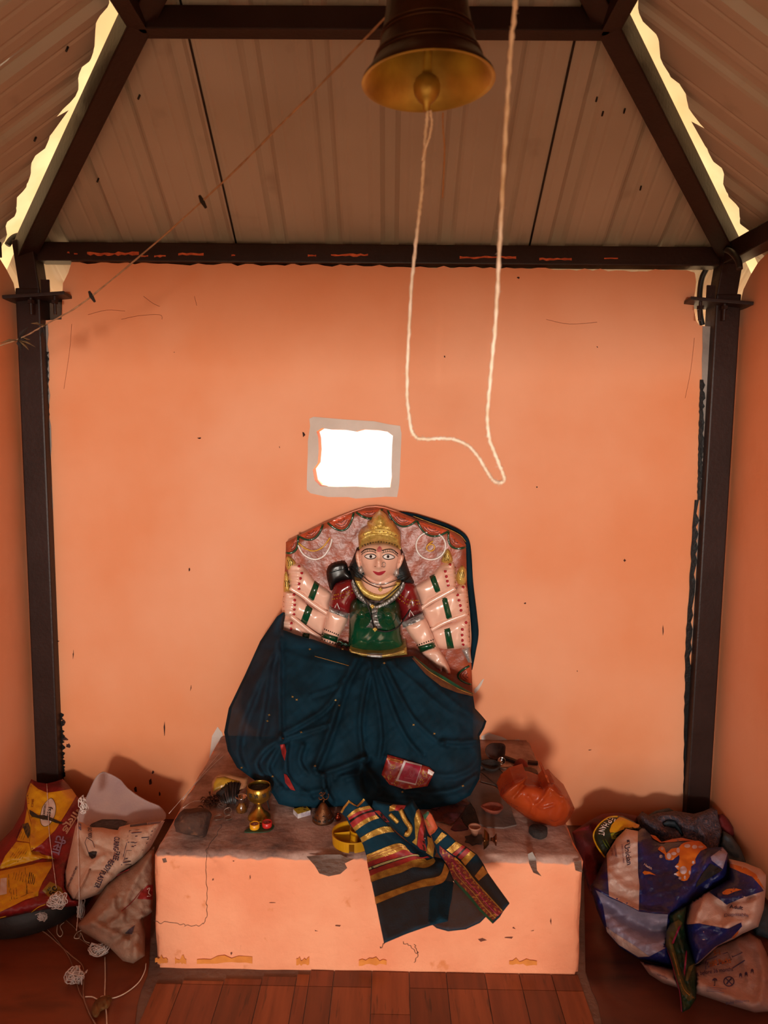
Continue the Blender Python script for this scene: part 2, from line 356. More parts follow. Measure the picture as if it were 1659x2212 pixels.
# cement and bitumen along the posts
def strip(xs_l, xs_r, ys, amp, seed):
    q = np.random.default_rng(seed); n = 46; t = np.linspace(0, 1, n); Yv = ys[0]+(ys[1]-ys[0])*t
    l = np.interp(t, np.linspace(0, 1, len(xs_l)), xs_l)+q.uniform(-amp, amp, n)*.3; r = np.interp(t, np.linspace(0, 1, len(xs_r)), xs_r)+q.uniform(-amp, amp, n)
    return list(zip(l, Yv))+list(zip(r[::-1], Yv[::-1]))
decal('cement_strip', strip([92, 100, 112, 125], [103, 111, 121, 133], (700, 1690), 2.5, 1), wy, plaster, wb, eps=.002, h=9)
decal('cement_strip', strip([1518, 1512, 1494, 1478], [1536, 1530, 1510, 1490], (705, 1760), 2.5, 2), wy, plaster, wb, eps=.002, h=9)
decal('paint_smear', strip([96, 100], [104, 106], (760, 1100), 3, 3), wy, blackp, wb, eps=.003, h=6)
decal('paint_smear', strip([118, 125], [134, 141], (1540, 1690), 4, 4), wy, blackp, wb, eps=.003, h=6)
decal('paint_smear', strip([1500, 1480, 1476], [1510, 1492, 1490], (1080, 1740), 4, 5), wy, blackp, wb, eps=.003, h=6)
decal('paint_smear', strip([1512, 1506], [1522, 1516], (820, 1080), 3, 6), wy, blackp, wb, eps=.003, h=6)
# ---------------------------------------------------------------- side walls and added front shade wall
def sidewall(name, X, s):
    q = np.random.default_rng(int(X*10)+50); ys = np.linspace(YB+.03, -.22, 64); n = len(ys); zt = (2.20 if s < 0 else 2.12)+q.uniform(-.012, .012, n)
    zt[:4] = [1.90, 2.02, 2.08, 2.11]; zt[:2] += .02
    V = []; 
    for y, z in zip(ys, zt): V += [(X, y, -.1), (X, y, z), (X+s*.1, y, z), (X+s*.1, y, -.1)]
    Fc = []
    for i in range(n-1):
        for k in range(4): Fc.append([i*4+k, i*4+(k+1) % 4, i*4+4+(k+1) % 4, i*4+4+k])
    Fc += [[0, 1, 2, 3], [(n-1)*4+k for k in (3, 2, 1, 0)]]
    return struct(name, np.array(V), Fc if s > 0 else [f[::-1] for f in Fc], wallm, smooth=False)
wl = sidewall('wall_left', XL, -1); wr = sidewall('wall_right', XR, 1)
parts = [boxmesh((x, -.22, (h_-.1)/2), (w, .08, h_+.1)) for x, w, h_ in ((-.94, .96, .64), (.765, .99, .61))]+[boxmesh((-.06, -.22, 1.755), (2.62, .03, .41))]  # unseen parapets and lintel, added and sized to shade the back wall
V, Fc = joinmesh(parts); struct('front_shade_wall', V, Fc, wallm, smooth=False)
pw = lambda par, X, pts, m: None
# ---------------------------------------------------------------- steel frame
XPL, XPR, S = -1.312, 1.192, .69
PW = .088
def post(x, y, lab, gr):
    t = thing('steel_post', (x, y, 0), lab, 'post', gr)
    V, Fc = boxmesh((x, y, .99), (PW, PW, 2.06), bev=.006); mk('post_tube', V, Fc, steel, t, smooth=False)
    s_ = 1 if x < 0 else -1; V, Fc = beammesh((x+s_*.008, y-.006, 2.0), (x-s_*.012, y-.012, 2.19), .072, .072, up=(0, 1, 0)); mk('post_head', V, Fc, steel, t, smooth=False)
    return t
pl = post(XPL, YB+.005, 'dark steel corner post beside the yellow and red sack', 'corner posts')
pr = post(XPR, YB+.005, 'dark steel corner post behind the heap of old clothes', 'corner posts')
zb = 2.152
def beam(name, a, b, w, d, lab, gr=None, up=(0, 0, 1), cat='beam'):
    V, Fc = beammesh(a, b, w, d, up); return mk(name, V, Fc, steel, None, lab, cat, gr, smooth=False)
bb = beam('steel_beam', (XPL+.03, YB+.012, zb), (XPR-.03, YB+.012, zb), .065, .066, 'dark steel beam with orange paint smears above the pierced back wall', 'wall beams')
beam('steel_beam', (XL-.05, YB-.05, zb), (XL-.05, .18, zb), .065, .066, 'dark steel beam on top of the side wall over the yellow sack', 'wall beams')
beam('steel_beam', (XPR, YB-.05, zb), (XPR, .18, zb), .065, .066, 'dark steel beam on top of the side wall over the blue sack', 'wall beams')
beam('steel_beam', (XPL+.03, .13, zb), (XPR-.03, .13, zb), .065, .066, 'dark steel beam over the doorway', 'wall beams')
q = np.random.default_rng(5); bs = lambda x, y: np.full(np.shape(x), YB+.012-.0335)
for x0, x1, y, hh in ((188, 300, 548, 8), (305, 320, 553, 4), (333, 358, 553, 5), (385, 440, 549, 6), (500, 508, 551, 4), (665, 683, 552, 4), (715, 795, 551, 6), (993, 1115, 556, 6), (1165, 1235, 560, 6), (1305, 1335, 558, 3), (145, 150, 546, 5), (160, 168, 548, 4)):
    n = max(5, int((x1-x0)/7)); xs_ = np.linspace(x0, x1, n)
    decal('paint_smear', [(x, y-hh*q.uniform(.1, .6)) for x in xs_]+[(x, y+hh*q.uniform(.1, .7)) for x in xs_[::-1]], bs, orangep, bb, eps=.001, h=6)
hipz = 2.152; HO = .026; ap = ((XPL+XPR)/2, YB-1.252)
def hip(x, y, lab): return beam('hip_rafter', (x+math.copysign(HO, x), y, hipz), (ap[0], ap[1], hipz+S*1.265), .062, .07, lab, 'hip rafters', cat='rafter')
hip(XPL, YB, 'dark steel hip rafter rising from the post beside the yellow sack'); hip(XPR, YB, 'dark steel hip rafter rising from the post behind the old clothes')

tt = .63; zp = hipz+S*tt+.005
beam('purlin', (XPL+tt, YB-tt, zp), (XPR-tt, YB-tt, zp), .05, .06, 'dark steel purlin crossing the roof slope above the back wall', 'roof purlins', cat='beam')
for x, s, wh in ((XPL, 1, 'rice'), (XPR, -1, 'blue')):
    beam('purlin', (x+s*tt, YB-tt, zp), (x+s*tt, .13+tt, zp), .05, .06, 'dark steel purlin under the roof slope over the %s sack' % wh, 'roof purlins', cat='beam')
# base plates with bolts on the post heads
def plate(x, s, par, y=YB-.02):
    V, Fc = boxmesh((x+s*.04, y, 1.985), (.21, .15, .012), rotz(s*.12) @ roty(-s*.10), bev=.002); mk('head_plate', V, Fc, steel, par, smooth=False)
    for dx in (.03, .115):
        V, Fc = joinmesh([lathemesh([(0, -.05), (.006, -.05), (.006, .015), (0, .015)], 8, (x+s*dx, y-.055, 1.97)), lathemesh([(0, -.012), (.012, -.012), (.012, 0), (0, 0)], 6, (x+s*dx, y-.055, 1.976-.006))])
        mk('bolt', V, Fc, steel, par, smooth=False)
    V, Fc = boxmesh((x+s*.062, y-.01, 2.02), (.03, .006, .06)); mk('stiffener', V, Fc, steel, par, smooth=False)
plate(XPL, 1, pl); plate(XPR, -1, pr)
V, Fc = boxmesh((XPL+.075, YB+.06, 1.935), (.09, .05, .13), bev=.006); mk('concrete_block', V, Fc, mat('rough_concrete', '6b5648', '54443a', 20, .95, bump=.6, bscale=50), wb, smooth=False)
# black hoses looping round the post heads
hose = mat('black_rubber_hose', '1b1614', None, rough=.55)
def P3(p, Y): return np.array([PY(x, y, yy) for (x, y), yy in zip(p, Y)])
tube('hose', P3(N7((120, 360), (170, 290), (240, 235), (330, 215), (420, 240), (520, 330), (590, 480), (600, 640), (585, 820), (560, 940)), [2.62, 2.63, 2.64, 2.66, 2.68, 2.69, 2.69, 2.70, 2.71, 2.72]), .011, hose, None, 8, 5, label='black hose looping over the post head beside the pale plaster notch above the yellow sack', cat='hose')
g_ = thing('hose', PY(*N8((570, 1640))[0], 2.71), 'black hose hanging in the bright gap beside the bolted post head', 'hose')
tube('hose_loop', P3(N8((1165, 745), (1150, 640), (1110, 560), (1050, 492), (990, 452), (935, 440)), [2.36, 2.37, 2.385, 2.41, 2.47, 2.59]), .010, hose, g_, 8, 5)
tube('hose_drop', P3(N8((655, 700), (620, 770), (560, 900), (530, 1100), (525, 1300), (540, 1500), (570, 1640)), [2.688, 2.695, 2.705, 2.71, 2.71, 2.71, 2.71]), .010, hose, g_, 8, 5)
# ---------------------------------------------------------------- roof
zr = 2.205
ceil = thing('ceiling', (ap[0], ap[1], zr), None, None, kind='structure')
def corr(u):                                         # trapezoid rib profile, pitch 0.2 m
    t = (u/.2) % 1.0; a = np.abs(t-.5)*.2
    return np.clip((.032-a)/.016, 0, 1)*.018+.002*(np.abs((t*.2)-.035) < .004)+.002*(np.abs((t*.2)-.165) < .004)
def sheet(name, us, lo, hi, to3, par, m=sheetm, off=0):
    V = []; Fc = []
    for i, u in enumerate(us):
        a, b = lo(u), hi(u); c = corr(np.array(u-off))
        for k in range(7): V.append(to3(u, a+(b-a)*k/6, float(c)))
    for i in range(len(us)-1):
        for k in range(6): Fc.append([i*7+k, i*7+k+1, i*7+8+k, i*7+7+k])
    return mk(name, np.array(V), Fc, m, par, smooth=False)
YC, XCl, XCr = YB+.012, XPL-.030, XPR+.030
SF = np.array([0, S, 1])/math.hypot(S, 1)
def tback(u, v, c): return np.array([u, YC-v, zr+S*v])+np.array([0, S, 1])/math.hypot(S, 1)*c
def tfront(u, v, c): return np.array([u, .12+v, zr+S*v])+np.array([0, -S, 1])/math.hypot(S, 1)*c
def tleft(u, v, c): return np.array([XCl+v, u, zr+S*v])+np.array([-S, 0, 1])/math.hypot(S, 1)*c
def tright(u, v, c): return np.array([XCr-v, u, zr+S*v])+np.array([S, 0, 1])/math.hypot(S, 1)*c
def us(a, b): n = int(abs(b-a)/.008); return np.linspace(a, b, n)
hb = lambda u: max(-.36, min(u-XCl, XCr-u)+.01)
for a, b, o in ((-1.63, -.560, .085), (-.575, .504, .0851), (.489, 1.50, .085)):
    sheet('roof_sheet', us(a, b), lambda u: -.36, hb, (lambda o: lambda u, v, c: tback(u, v, c)+np.array([0, 0, .0015 if o > .085 else 0]))(o), ceil, off=o)
    sheet('roof_sheet', us(a, b), lambda u: -.36, hb, tfront, ceil, off=o)
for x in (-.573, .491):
    sp = [tback(x, v, float(corr(np.array(x-.085)))-.002) for v in np.linspace(-.1, hb(x), 12)]; tube('lap_shadow_line', sp, .0035, blackp, ceil, 5)  # black tube drawn in as the shadow gap where sheets overlap
# ragged cut edges of the side slopes, traced where they stop short of the rafters
eL = PN(*np.array(U7((905, 90), (835, 150), (815, 240), (805, 420), (745, 590), (640, 830), (590, 935), (440, 1045), (435, 1150), (375, 1290), (255, 1510), (220, 1610), (145, 1680), (140, 1810), (100, 1900), (40, 2060), (10, 2110))).T, (-S, 0, 1), zr-S*XCl)
eR = PN(*np.array(U8((430, 185), (530, 265), (565, 340), (580, 515), (660, 640), (700, 750), (790, 890), (830, 1015), (955, 1105), (960, 1245), (1030, 1380), (1110, 1560), (1165, 1690), (1250, 1765), (1258, 1910), (1300, 1980), (1340, 2100))).T, (S, 0, 1), zr+S*XCr)
def limit(E, v):
    y = E[:, 1]; o = np.argsort(y); y, v = y[o], v[o]
    def f(u):
        if u < y[0]: return min(YC-u-(YC-y[0]-v[0]), u-.12+.01)
        if u > y[-1]: return v[-1]-(u-y[-1])*1.0
        return float(np.interp(u, y, v))
    return f
fL = limit(eL, eL[:, 0]-XCl); fR = limit(eR, XCr-eR[:, 0])
for a, b in ((2.95, 1.93), (1.935, .87), (.875, -.25)):
    sheet('roof_sheet', us(a, b), lambda u: -.36, lambda u: max(-.36, fL(u)), tleft, ceil, off=.03)
    sheet('roof_sheet', us(a, b), lambda u: -.36, lambda u: max(-.36, fR(u)), tright, ceil, off=.05)
# hip flashings bridging the gaps, dented
def flash(x, s, seed):
    V = []; Fc = []; n = 50; m = 12
    for i in range(n):
        t = -.25+1.52*i/(n-1)
        for k in range(m+1):
            w = -.24+.48*k/m; d = abs(w)*.50; base = np.array([x+s*t, YB-t, zr+S*t+.070])
            side = np.array([s, 1, 0])/math.sqrt(2)
            p = base+side*w+np.array([0, 0, -d*.95])+np.array([0, 0, 1])*(.012*float(sinus(np.array(t*100), np.array(w*100), seed, 28))+.006*float(sinus(np.array(t*100), np.array(w*100), seed+9, 9)))
            V.append(p)
    for i in range(n-1):
        for k in range(m): Fc.append([i*(m+1)+k, i*(m+1)+k+1, (i+1)*(m+1)+k+1, (i+1)*(m+1)+k])
    mk('hip_flashing', np.array(V), Fc, capm, ceil)
flash(XCl, 1, 2); flash(XCr, -1, 6)
# screws, dents on the roof underside
for j, (x, y) in enumerate([(147, 101), (302, 205), (213, 385), (78, 296), (1303, 241), (1350, 235), (1385, 402), (1290, 210)]):
    n, k = ((0, S, 1), zr+S*YC) if 170 < x < 1390 else ((-S, 0, 1), zr-S*XCl)
    p = PN(x, y, n, k); tube('roof_screw', [p, p-np.array([.004, .004, .014])], .003, blackp, ceil, 6)
# ---------------------------------------------------------------- altar platform
altm = mat('altar_paint', 'f0a27a', 'e8926a', 5, .8, bump=.35, bscale=45, c3='d9824f', s3=16, lo3=.66, hi3=.74)
nt = altm.node_tree; bs_ = nt.nodes['Principled BSDF']; src = bs_.inputs['Base Color'].links[0].from_socket
N = nt.nodes.new; Lk = nt.links.new
tc = N('ShaderNodeTexCoord'); sx = N('ShaderNodeSeparateXYZ'); Lk(tc.outputs['Object'], sx.inputs[0])
n1 = N('ShaderNodeTexNoise'); n1.inputs['Scale'].default_value = 14; n1.inputs['Detail'].default_value = 6; Lk(tc.outputs['Object'], n1.inputs[0])
ma = N('ShaderNodeMath'); ma.operation = 'MULTIPLY_ADD'; ma.inputs[1].default_value = .03; Lk(n1.outputs[0], ma.inputs[0]); Lk(sx.outputs[2], ma.inputs[2])
mr = N('ShaderNodeMapRange'); mr.inputs[1].default_value = ZT+.002; mr.inputs[2].default_value = ZT+.006; Lk(ma.outputs[0], mr.inputs[0])
n2 = N('ShaderNodeTexNoise'); n2.inputs['Scale'].default_value = 7; n2.inputs['Detail'].default_value = 8; n2.inputs['Roughness'].default_value = .7; Lk(tc.outputs['Object'], n2.inputs[0])
rp = N('ShaderNodeValToRGB'); Lk(n2.outputs[0], rp.inputs[0]); e = rp.color_ramp.elements
e[0].position = .30; e[0].color = (*lin('5c4a46'), 1); e[1].position = .68; e[1].color = (*lin('c4a294'), 1); q = e.new(.47); q.color = (*lin('967467'), 1)
mx = N('ShaderNodeMix'); mx.data_type = 'RGBA'; Lk(mr.outputs[0], mx.inputs[0]); Lk(src, mx.inputs[6]); Lk(rp.outputs[0], mx.inputs[7]); Lk(mx.outputs[2], bs_.inputs['Base Color'])
alt = thing('altar_platform', (-.05, (YF+YB)/2, 0), 'painted peach masonry altar platform with a sooty top under the statue', 'platform')
XA, XB = -.651, .545
def altar():
    V = []; Fc = []; nx, ny, nz = 96, 56, 28; idx = {}
    def vid(i, j, k):
        if (i, j, k) not in idx:
            x = XA+(XB-XA)*i/nx; y = YF+(YB-.001-YF)*j/ny; z = -.02+(ZT+.02)*k/nz
            nxs = float(sinus(np.array(x*100+z*70), np.array(y*100), 11, 14)); e = .0035*nxs
            ed = (k == nz)+(j == 0)+(i in (0, nx)); sh = .0065 if ed >= 2 else 0; sh *= 1+.8*float(sinus(np.array(x*100), np.array(z*100+y*100), 5, 6))
            if j == 0: y += sh+e*.5
            if i == 0: x += sh+e
            if i == nx: x -= sh+e
            if k == nz: z -= sh*.8-e*.4
            idx[(i, j, k)] = len(V); V.append((x, y, z))
        return idx[(i, j, k)]
    for i in range(nx):
        for k in range(nz): Fc.append([vid(i, 0, k), vid(i+1, 0, k), vid(i+1, 0, k+1), vid(i, 0, k+1)])
        for j in range(ny): Fc.append([vid(i, j, nz), vid(i+1, j, nz), vid(i+1, j+1, nz), vid(i, j+1, nz)])
    for j in range(ny):
        for k in range(nz):
            Fc.append([vid(0, j+1, k), vid(0, j, k), vid(0, j, k+1), vid(0, j+1, k+1)]); Fc.append([vid(nx, j, k), vid(nx, j+1, k), vid(nx, j+1, k+1), vid(nx, j, k+1)])
    return np.array(V), Fc
V, Fc = altar(); mk('masonry_block', V, Fc, altm, alt)
af = lambda x, y: np.full(np.shape(x), YF)
topY = lambda x, y: PZ(x, y, ZT)[..., 1]
edgeY = lambda x, y: np.minimum(topY(x, y), YF)
for pts in ([(662, 1850), (700, 1846), (735, 1846), (748, 1852), (765, 1855), (745, 1865), (750, 1875), (735, 1888), (710, 1893), (690, 1887), (680, 1870)], [(1140, 1845), (1150, 1840), (1158, 1855), (1160, 1880), (1170, 1893), (1152, 1885), (1143, 1865)],
            [(1240, 1862), (1256, 1860), (1258, 1885), (1243, 1880)], [(350, 1855), (358, 1853), (361, 1862), (353, 1864)]):
    decal('bare_cement_patch', pts, edgeY, plaster, alt, eps=.003, h=5)
crk2 = mat('dark_crack', '2a1611')
for p in ([(480, 1780), (470, 1800), (452, 1825), (447, 1843), (446, 1880), (447, 1940), (446, 1985), (430, 1998), (400, 1998)], [(330, 1990), (360, 1992), (400, 1997)], [(895, 2040), (903, 2057), (885, 2045), (870, 2035)], [(903, 2057), (895, 2080)], [(820, 2050), (828, 2040), (830, 2036)]):
    line('crack', np.array(spline(p, 6))+np.random.default_rng(len(p)).normal(0, 1.3, (len(spline(p, 6)), 2)), edgeY, .0008, crk2, alt, sides=4)
for i, (x, y, r, sx_, sy_) in enumerate([(680, 2010, 5, 2, .6), (520, 2040, 6, .5, 2), (460, 1900, 3, 1, 1), (590, 1950, 4, 2, .4), (1040, 2030, 7, 1.6, .6), (1100, 2025, 5, 2, .6), (1110, 2005, 4, 1, .8), (1190, 1990, 4, .5, 2), (1150, 2010, 3, 2, .6), (505, 1860, 3, 1, .6), (540, 1895, 3, .5, 1.5), (500, 2060, 3, 1, 1), (730, 2000, 4, 2, .4)]):
    speck(alt, af, (x, y), r, i+90, st=(sx_, sy_), m=mat('altar_mark_%d' % i, '6b3522') if i == 0 else bpy.data.materials['altar_mark_0'])
och = mat('ochre_stain', 'e08a3a', 'cf7a30', 30, .8)
for x0, x1 in ((335, 362), (378, 402), (425, 545), (640, 668), (775, 835), (1100, 1160)):
    n = 9; q = np.random.default_rng(x0); xs_ = np.linspace(x0, x1, n); yy = 2078 if x0 < 600 else 2082
    decal('ochre_stain', [(x, yy-q.uniform(4, 16)) for x in xs_]+[(x, yy+q.uniform(0, 5)) for x in xs_[::-1]], af, och, alt, eps=.0035, h=6)
# ---------------------------------------------------------------- the goddess statue
YS = 2.555
statm = mat('orange_painted_stone', 'a44c2c', '83402e', 18, .35, bump=.35, bscale=30, c3='86584a', s3=26, lo3=.55, hi3=.85)
skin = mat('pink_enamel_skin', 'efc2ac', 'e8b69e', 10, .22, coat=.4)
skind = mat('pink_enamel_fold', 'a4604a', None, rough=.25)
gold = mat('gold_paint', 'e2c66c', 'bd9c4a', 40, .32, metal=.35, bump=.3, bscale=150)
silver = mat('silver_paint', 'c4c0bc', '94908c', 50, .3, metal=.45, bump=.3, bscale=150)
green = mat('dark_green_enamel', '0e4a2e', '0a3a24', 8, .16, coat=.5)
redb = mat('maroon_enamel', '8a1d20', '6e1418', 10, .2, coat=.4)
hairm = mat('black_green_hair_paint', '16282a', '0e1a1c', 30, .35, bump=.4, bscale=60, stretch=(1, 1, 6))
blk = mat('black_paint', '141212', None, rough=.3)
wht = mat('white_paint', 'ebe4de', None, rough=.3)
yel = mat('yellow_paint', 'd9a02e', None, rough=.35)
nailm = mat('red_nail_paint', 'b01c2c', None, rough=.15, coat=.5)
lipm = mat('lip_paint', 'b03440', None, rough=.25)
st = thing('goddess_statue', (*PY(815, 1640, 2.5)[:2], ZT), 'painted many-armed goddess statue with a gold crown on an orange stone slab', 'statue')
slb = lambda x: (lambda c: (CY-F*c[1]/-c[2]-1070)*3.456)(AM@np.array([x, 2.543, ZT-.004-H]))
slab = S3((130, 350), (250, 290), (400, 215), (520, 165), (640, 120), (730, 93), (800, 88), (860, 95), (960, 125), (1120, 185), (1250, 225), (1370, 268), (1445, 312), (1474, 370), (1480, 600), (1485, 750), (1500, 900), (1505, 1100), (1515, 1260), (1522, 1420), (1530, slb(.30)), (70, slb(-.41)), (92, 1000), (100, 850), (115, 700), (128, 450))
so, S0 = puff('slab', slab, YS, .012, 8, statm, st, back=.07, h=9, hf=lambda x, y, d: .003*sinus(x, y, 3, 30)*np.clip(d/8, 0, 1))
V, Fc = boxmesh((PY(815, 1640, 2.5)[0], YS+.02, ZT+.06), (.60, .12, .125)); mk('plinth', V, Fc, statm, st, smooth=False)
base = S0
scal = mat('scallop_orange', 'c85434', 'a84628', 30, .35, bump=.5, bscale=60)
for a, b, c in (((132, 430), (218, 300), (205, 405)), ((222, 302), (405, 218), (335, 325)), ((442, 205), (635, 132), (565, 258)), ((655, 125), (850, 102), (765, 172)), ((890, 112), (1105, 188), (985, 228)), ((1112, 192), (1345, 266), (1205, 300)), ((1346, 272), (1472, 388), (1365, 380)), ((1500, 1275), (1512, 1412), (1415, 1350))):
    a, b, c = [np.array(S3(q)[0]) for q in (a, b, c)]; t = np.linspace(0, 1, 14)[:, None]; arc = (1-t)**2*a+2*t*(1-t)*(2*c-(a+b)/2)*1.0+t*t*b
    po, Ssc = puff('scallop', np.vstack([arc]), base, .008, 6, scal, st, back=.004, h=5)
    line('scallop_edge', arc, base, .0042, green, st, sm=0, eps=.003)
    for f in (.35, .6, .8):
        line('scallop_groove', (arc*f+(a+b)/2*(1-f))[2:-2], Ssc, .0012, mat('groove_brown', '5e2a1c') if 'groove_brown' not in MATS else MATS['groove_brown'], st, sm=0, eps=.0004)
line('crescent', S3((220, 370), (260, 440), (340, 478), (410, 455), (455, 390), (475, 325)), base, .0038, wht, st, eps=.003)
line('crescent', S3((222, 355), (280, 400), (340, 415), (400, 390), (440, 345), (460, 315)), base, .003, yel, st, eps=.003)
ang = np.linspace(0, 2*math.pi, 30)[:-1]
line('sun_disc_ring', [S3((1212+110*math.cos(a), 376+104*math.sin(a)))[0] for a in ang], base, .0035, wht, st, sm=0, eps=.003, closed=True)
line('sun_disc_curl', S3((1228, 342), (1195, 365), (1180, 395), (1200, 416), (1230, 408), (1240, 385), (1220, 365), (1195, 372)), base, .003, yel, st, eps=.003)
# arms of the side groups: one relief per arm with knuckled fist
def bump2(cs):                                        # soft blobs (x, y, radius, height)
    def f(x, y, d=None):
        s = np.zeros(len(x))
        for cx, cy, r, hh in cs: s += hh*np.exp(-(((x-cx)**2+(y-cy)**2)/r**2))
        return s
    return f
def arm(poly, nails, fx, tip, bang, bulge):
    c = S3
    fl_ = [(c((nx, ny), (tip, ny-8 if tip < nx else ny-12)), .016, 4.0) for nx, ny in nails]
    po, Sf = puff('arm', c(*poly), base, bulge, 22, skin, st, back=.006, h=4, hf=creases(fl_), sm=3)
    for nx, ny in nails:
        x, y = c((nx, ny))[0]; puff('fingernail', [(x+3.4*math.cos(a), y+3.4*math.sin(a)) for a in np.linspace(0, 6.28, 9)[:-1]], Sf, .004, 3, nailm, po, back=.003, h=2.5)
    if len(nails) > 1:
        for (x0, y0), (x1, y1) in zip(nails[:-1], nails[1:]):
            mxx, myy = (x0+x1)/2, (y0+y1)/2
            line('finger_groove', c((mxx-(6 if tip < x0 else -6), myy), (tip, myy-6)), Sf, .0017, skind, po, sm=0, eps=.0003)
    if bang:
        bo, Sb = puff('bangle', c(*bang), Sf, .006, 4, green, po, back=.008, h=4)
        (a, b, d, e_) = [np.array(q) for q in c(*bang)]
        for f in (.25, .5, .75): line('bangle_groove', [a+(b-a)*f, e_+(d-e_)*f], Sb, .0008, blk, po, sm=0)
    return Sf
A1 = arm([(150, 525), (200, 508), (245, 512), (300, 575), (350, 640), (420, 690), (472, 738), (455, 800), (440, 875), (330, 815), (240, 740), (165, 700), (150, 610)], [(228, 530), (248, 580), (238, 620), (228, 660), (228, 698)], 0, 150, [(345, 635), (382, 662), (335, 795), (293, 768)], .035)
A2 = arm([(112, 725), (160, 712), (215, 735), (300, 815), (440, 885), (432, 930), (400, 1040), (300, 990), (215, 930), (108, 905)], [(190, 742), (195, 783), (195, 818), (192, 853), (190, 888)], 0, 112, [(285, 815), (330, 848), (283, 972), (238, 945)], .032)
A3 = arm([(98, 905), (150, 905), (215, 935), (300, 1000), (400, 1075), (400, 1140), (200, 1110), (90, 1040)], [(170, 955), (168, 998)], 0, 95, [(255, 1022), (308, 1035), (300, 1085), (250, 1080)], .03)
for p in ([(160, 690), (250, 745), (340, 815), (445, 885)], [(165, 900), (230, 950), (310, 1015), (400, 1075)]):
    q = S3(*p); tube('arm_ridge', PY(*np.array(spline(q, 5)).T, np.full(len(spline(q, 5)), YS-.036)), .0085, skin, st, 8)
B1 = arm([(1090, 690), (1130, 655), (1200, 612), (1250, 555), (1290, 518), (1350, 500), (1388, 508), (1398, 690), (1300, 745), (1220, 790), (1150, 850), (1120, 760)], [(1355, 517), (1320, 567), (1328, 606), (1335, 641), (1342, 672)], 0, 1396, [(1200, 605), (1240, 588), (1286, 712), (1248, 732)], .035)
B2 = arm([(1145, 845), (1200, 810), (1300, 745), (1400, 700), (1420, 675), (1470, 668), (1488, 780), (1492, 890), (1390, 940), (1290, 970), (1215, 1010), (1180, 930)], [(1453, 685), (1412, 744), (1422, 784), (1432, 823), (1437, 859)], 0, 1488, [(1293, 772), (1330, 756), (1372, 912), (1330, 932)], .033)
B3 = arm([(1215, 1010), (1290, 975), (1400, 940), (1495, 895), (1500, 1010), (1506, 1130), (1440, 1140), (1390, 1148), (1280, 1142), (1240, 1100)], [(1475, 950), (1447, 1002), (1445, 1043), (1447, 1083), (1453, 1116)], 0, 1500, [(1310, 1000), (1355, 988), (1386, 1142), (1335, 1147)], .03)
for p in ([(1140, 845), (1200, 800), (1290, 750), (1395, 692)], [(1215, 1005), (1290, 960), (1370, 925), (1480, 885)]):
    q = spline(S3(*p), 5); tube('arm_ridge', PY(*q.T, np.full(len(q), YS-.036)), .0085, skin, st, 8)
for p in ([(130, 470), (150, 452), (185, 475), (205, 505), (185, 535), (150, 560), (130, 530)], [(118, 590), (135, 570), (150, 620), (160, 680), (168, 712), (140, 722), (112, 715)], [(1290, 480), (1312, 430), (1338, 398), (1362, 430), (1376, 490), (1330, 505), (1296, 500)], [(1402, 590), (1420, 545), (1448, 522), (1476, 555), (1480, 610), (1468, 662), (1412, 660)]):
    go, Sg = puff('gold_emblem', S3(*p), base, .03, 8, gold, st, back=.004, h=3, sm=3); c = np.mean(S3(*p), 0)
    for k in (-1, 0, 1): line('emblem_groove', [c+(k*4-2, -6), c+(k*4+1, 1), c+(k*4, 7)], Sg, .0011, blk, go, eps=.0003)
puff('silver_cone', S3((1440, 1152), (1500, 1130), (1518, 1250), (1492, 1248)), base, .02, 6, silver, st, back=.004, h=3)
# hair, bun, torso
puff('hair', S3((690, 380), (650, 420), (625, 480), (600, 540), (610, 600), (600, 640), (700, 690), (960, 690), (1085, 665), (1060, 590), (1030, 500), (1000, 410), (950, 380)), base, .045, 20, hairm, st, back=.004, h=5, sm=3)
po, Sb_ = puff('quiver', S3((432, 570), (462, 512), (550, 486), (585, 508), (600, 560), (630, 600), (620, 640), (520, 650), (470, 715), (445, 655)), base, .04, 12, blk, st, back=.004, h=4, sm=3)
for k in range(5): line('quiver_rib', S3((470+24*k, 512-6*k), (480+24*k, 560-7*k)), Sb_, .002, hairm, po, sm=0)
line('quiver_rib', S3((440, 585), (520, 560), (600, 540)), Sb_, .0022, hairm, po)
puff('blouse_sleeve', S3((480, 705), (500, 662), (560, 636), (620, 628), (660, 660), (655, 760), (625, 810), (605, 885), (540, 872), (462, 838), (466, 760)), lambda x, y: base(x, y)-.035, .04, 20, redb, st, back=.035, h=4, sm=3)
puff('blouse_sleeve', S3((985, 655), (1040, 650), (1088, 672), (1112, 730), (1145, 855), (1070, 905), (1000, 945), (985, 860), (955, 780)), lambda x, y: base(x, y)-.035, .04, 20, redb, st, back=.035, h=4, sm=3)
tc_ = [S3((690, 893))[0], S3((900, 900))[0]]
tor, ST = puff('bodice', S3((606, 840), (620, 795), (655, 766), (740, 790), (830, 800), (900, 790), (945, 778), (975, 810), (990, 900), (985, 1000), (1006, 1090), (1002, 1150), (930, 1170), (830, 1182), (700, 1175), (618, 1158), (597, 1100), (604, 960)), lambda x, y: base(x, y)-.045, .055, 30, green, st, back=.045, h=4, sm=3,
     hf=bump2([(*tc_[0], 20, .05), (*tc_[1], 20, .05), (*S3((795, 900))[0], 8, -.014)]))
puff('neck', S3((715, 590), (945, 590), (955, 680), (930, 730), (830, 770), (730, 730), (700, 680)), lambda x, y: base(x, y)-.06, .045, 24, skin, st, back=.06, h=4, sm=2)
def side(p): return ((np.array(p)-S3((830, 0))[0][0]))
fx, fy = S3((830, 480))[0]
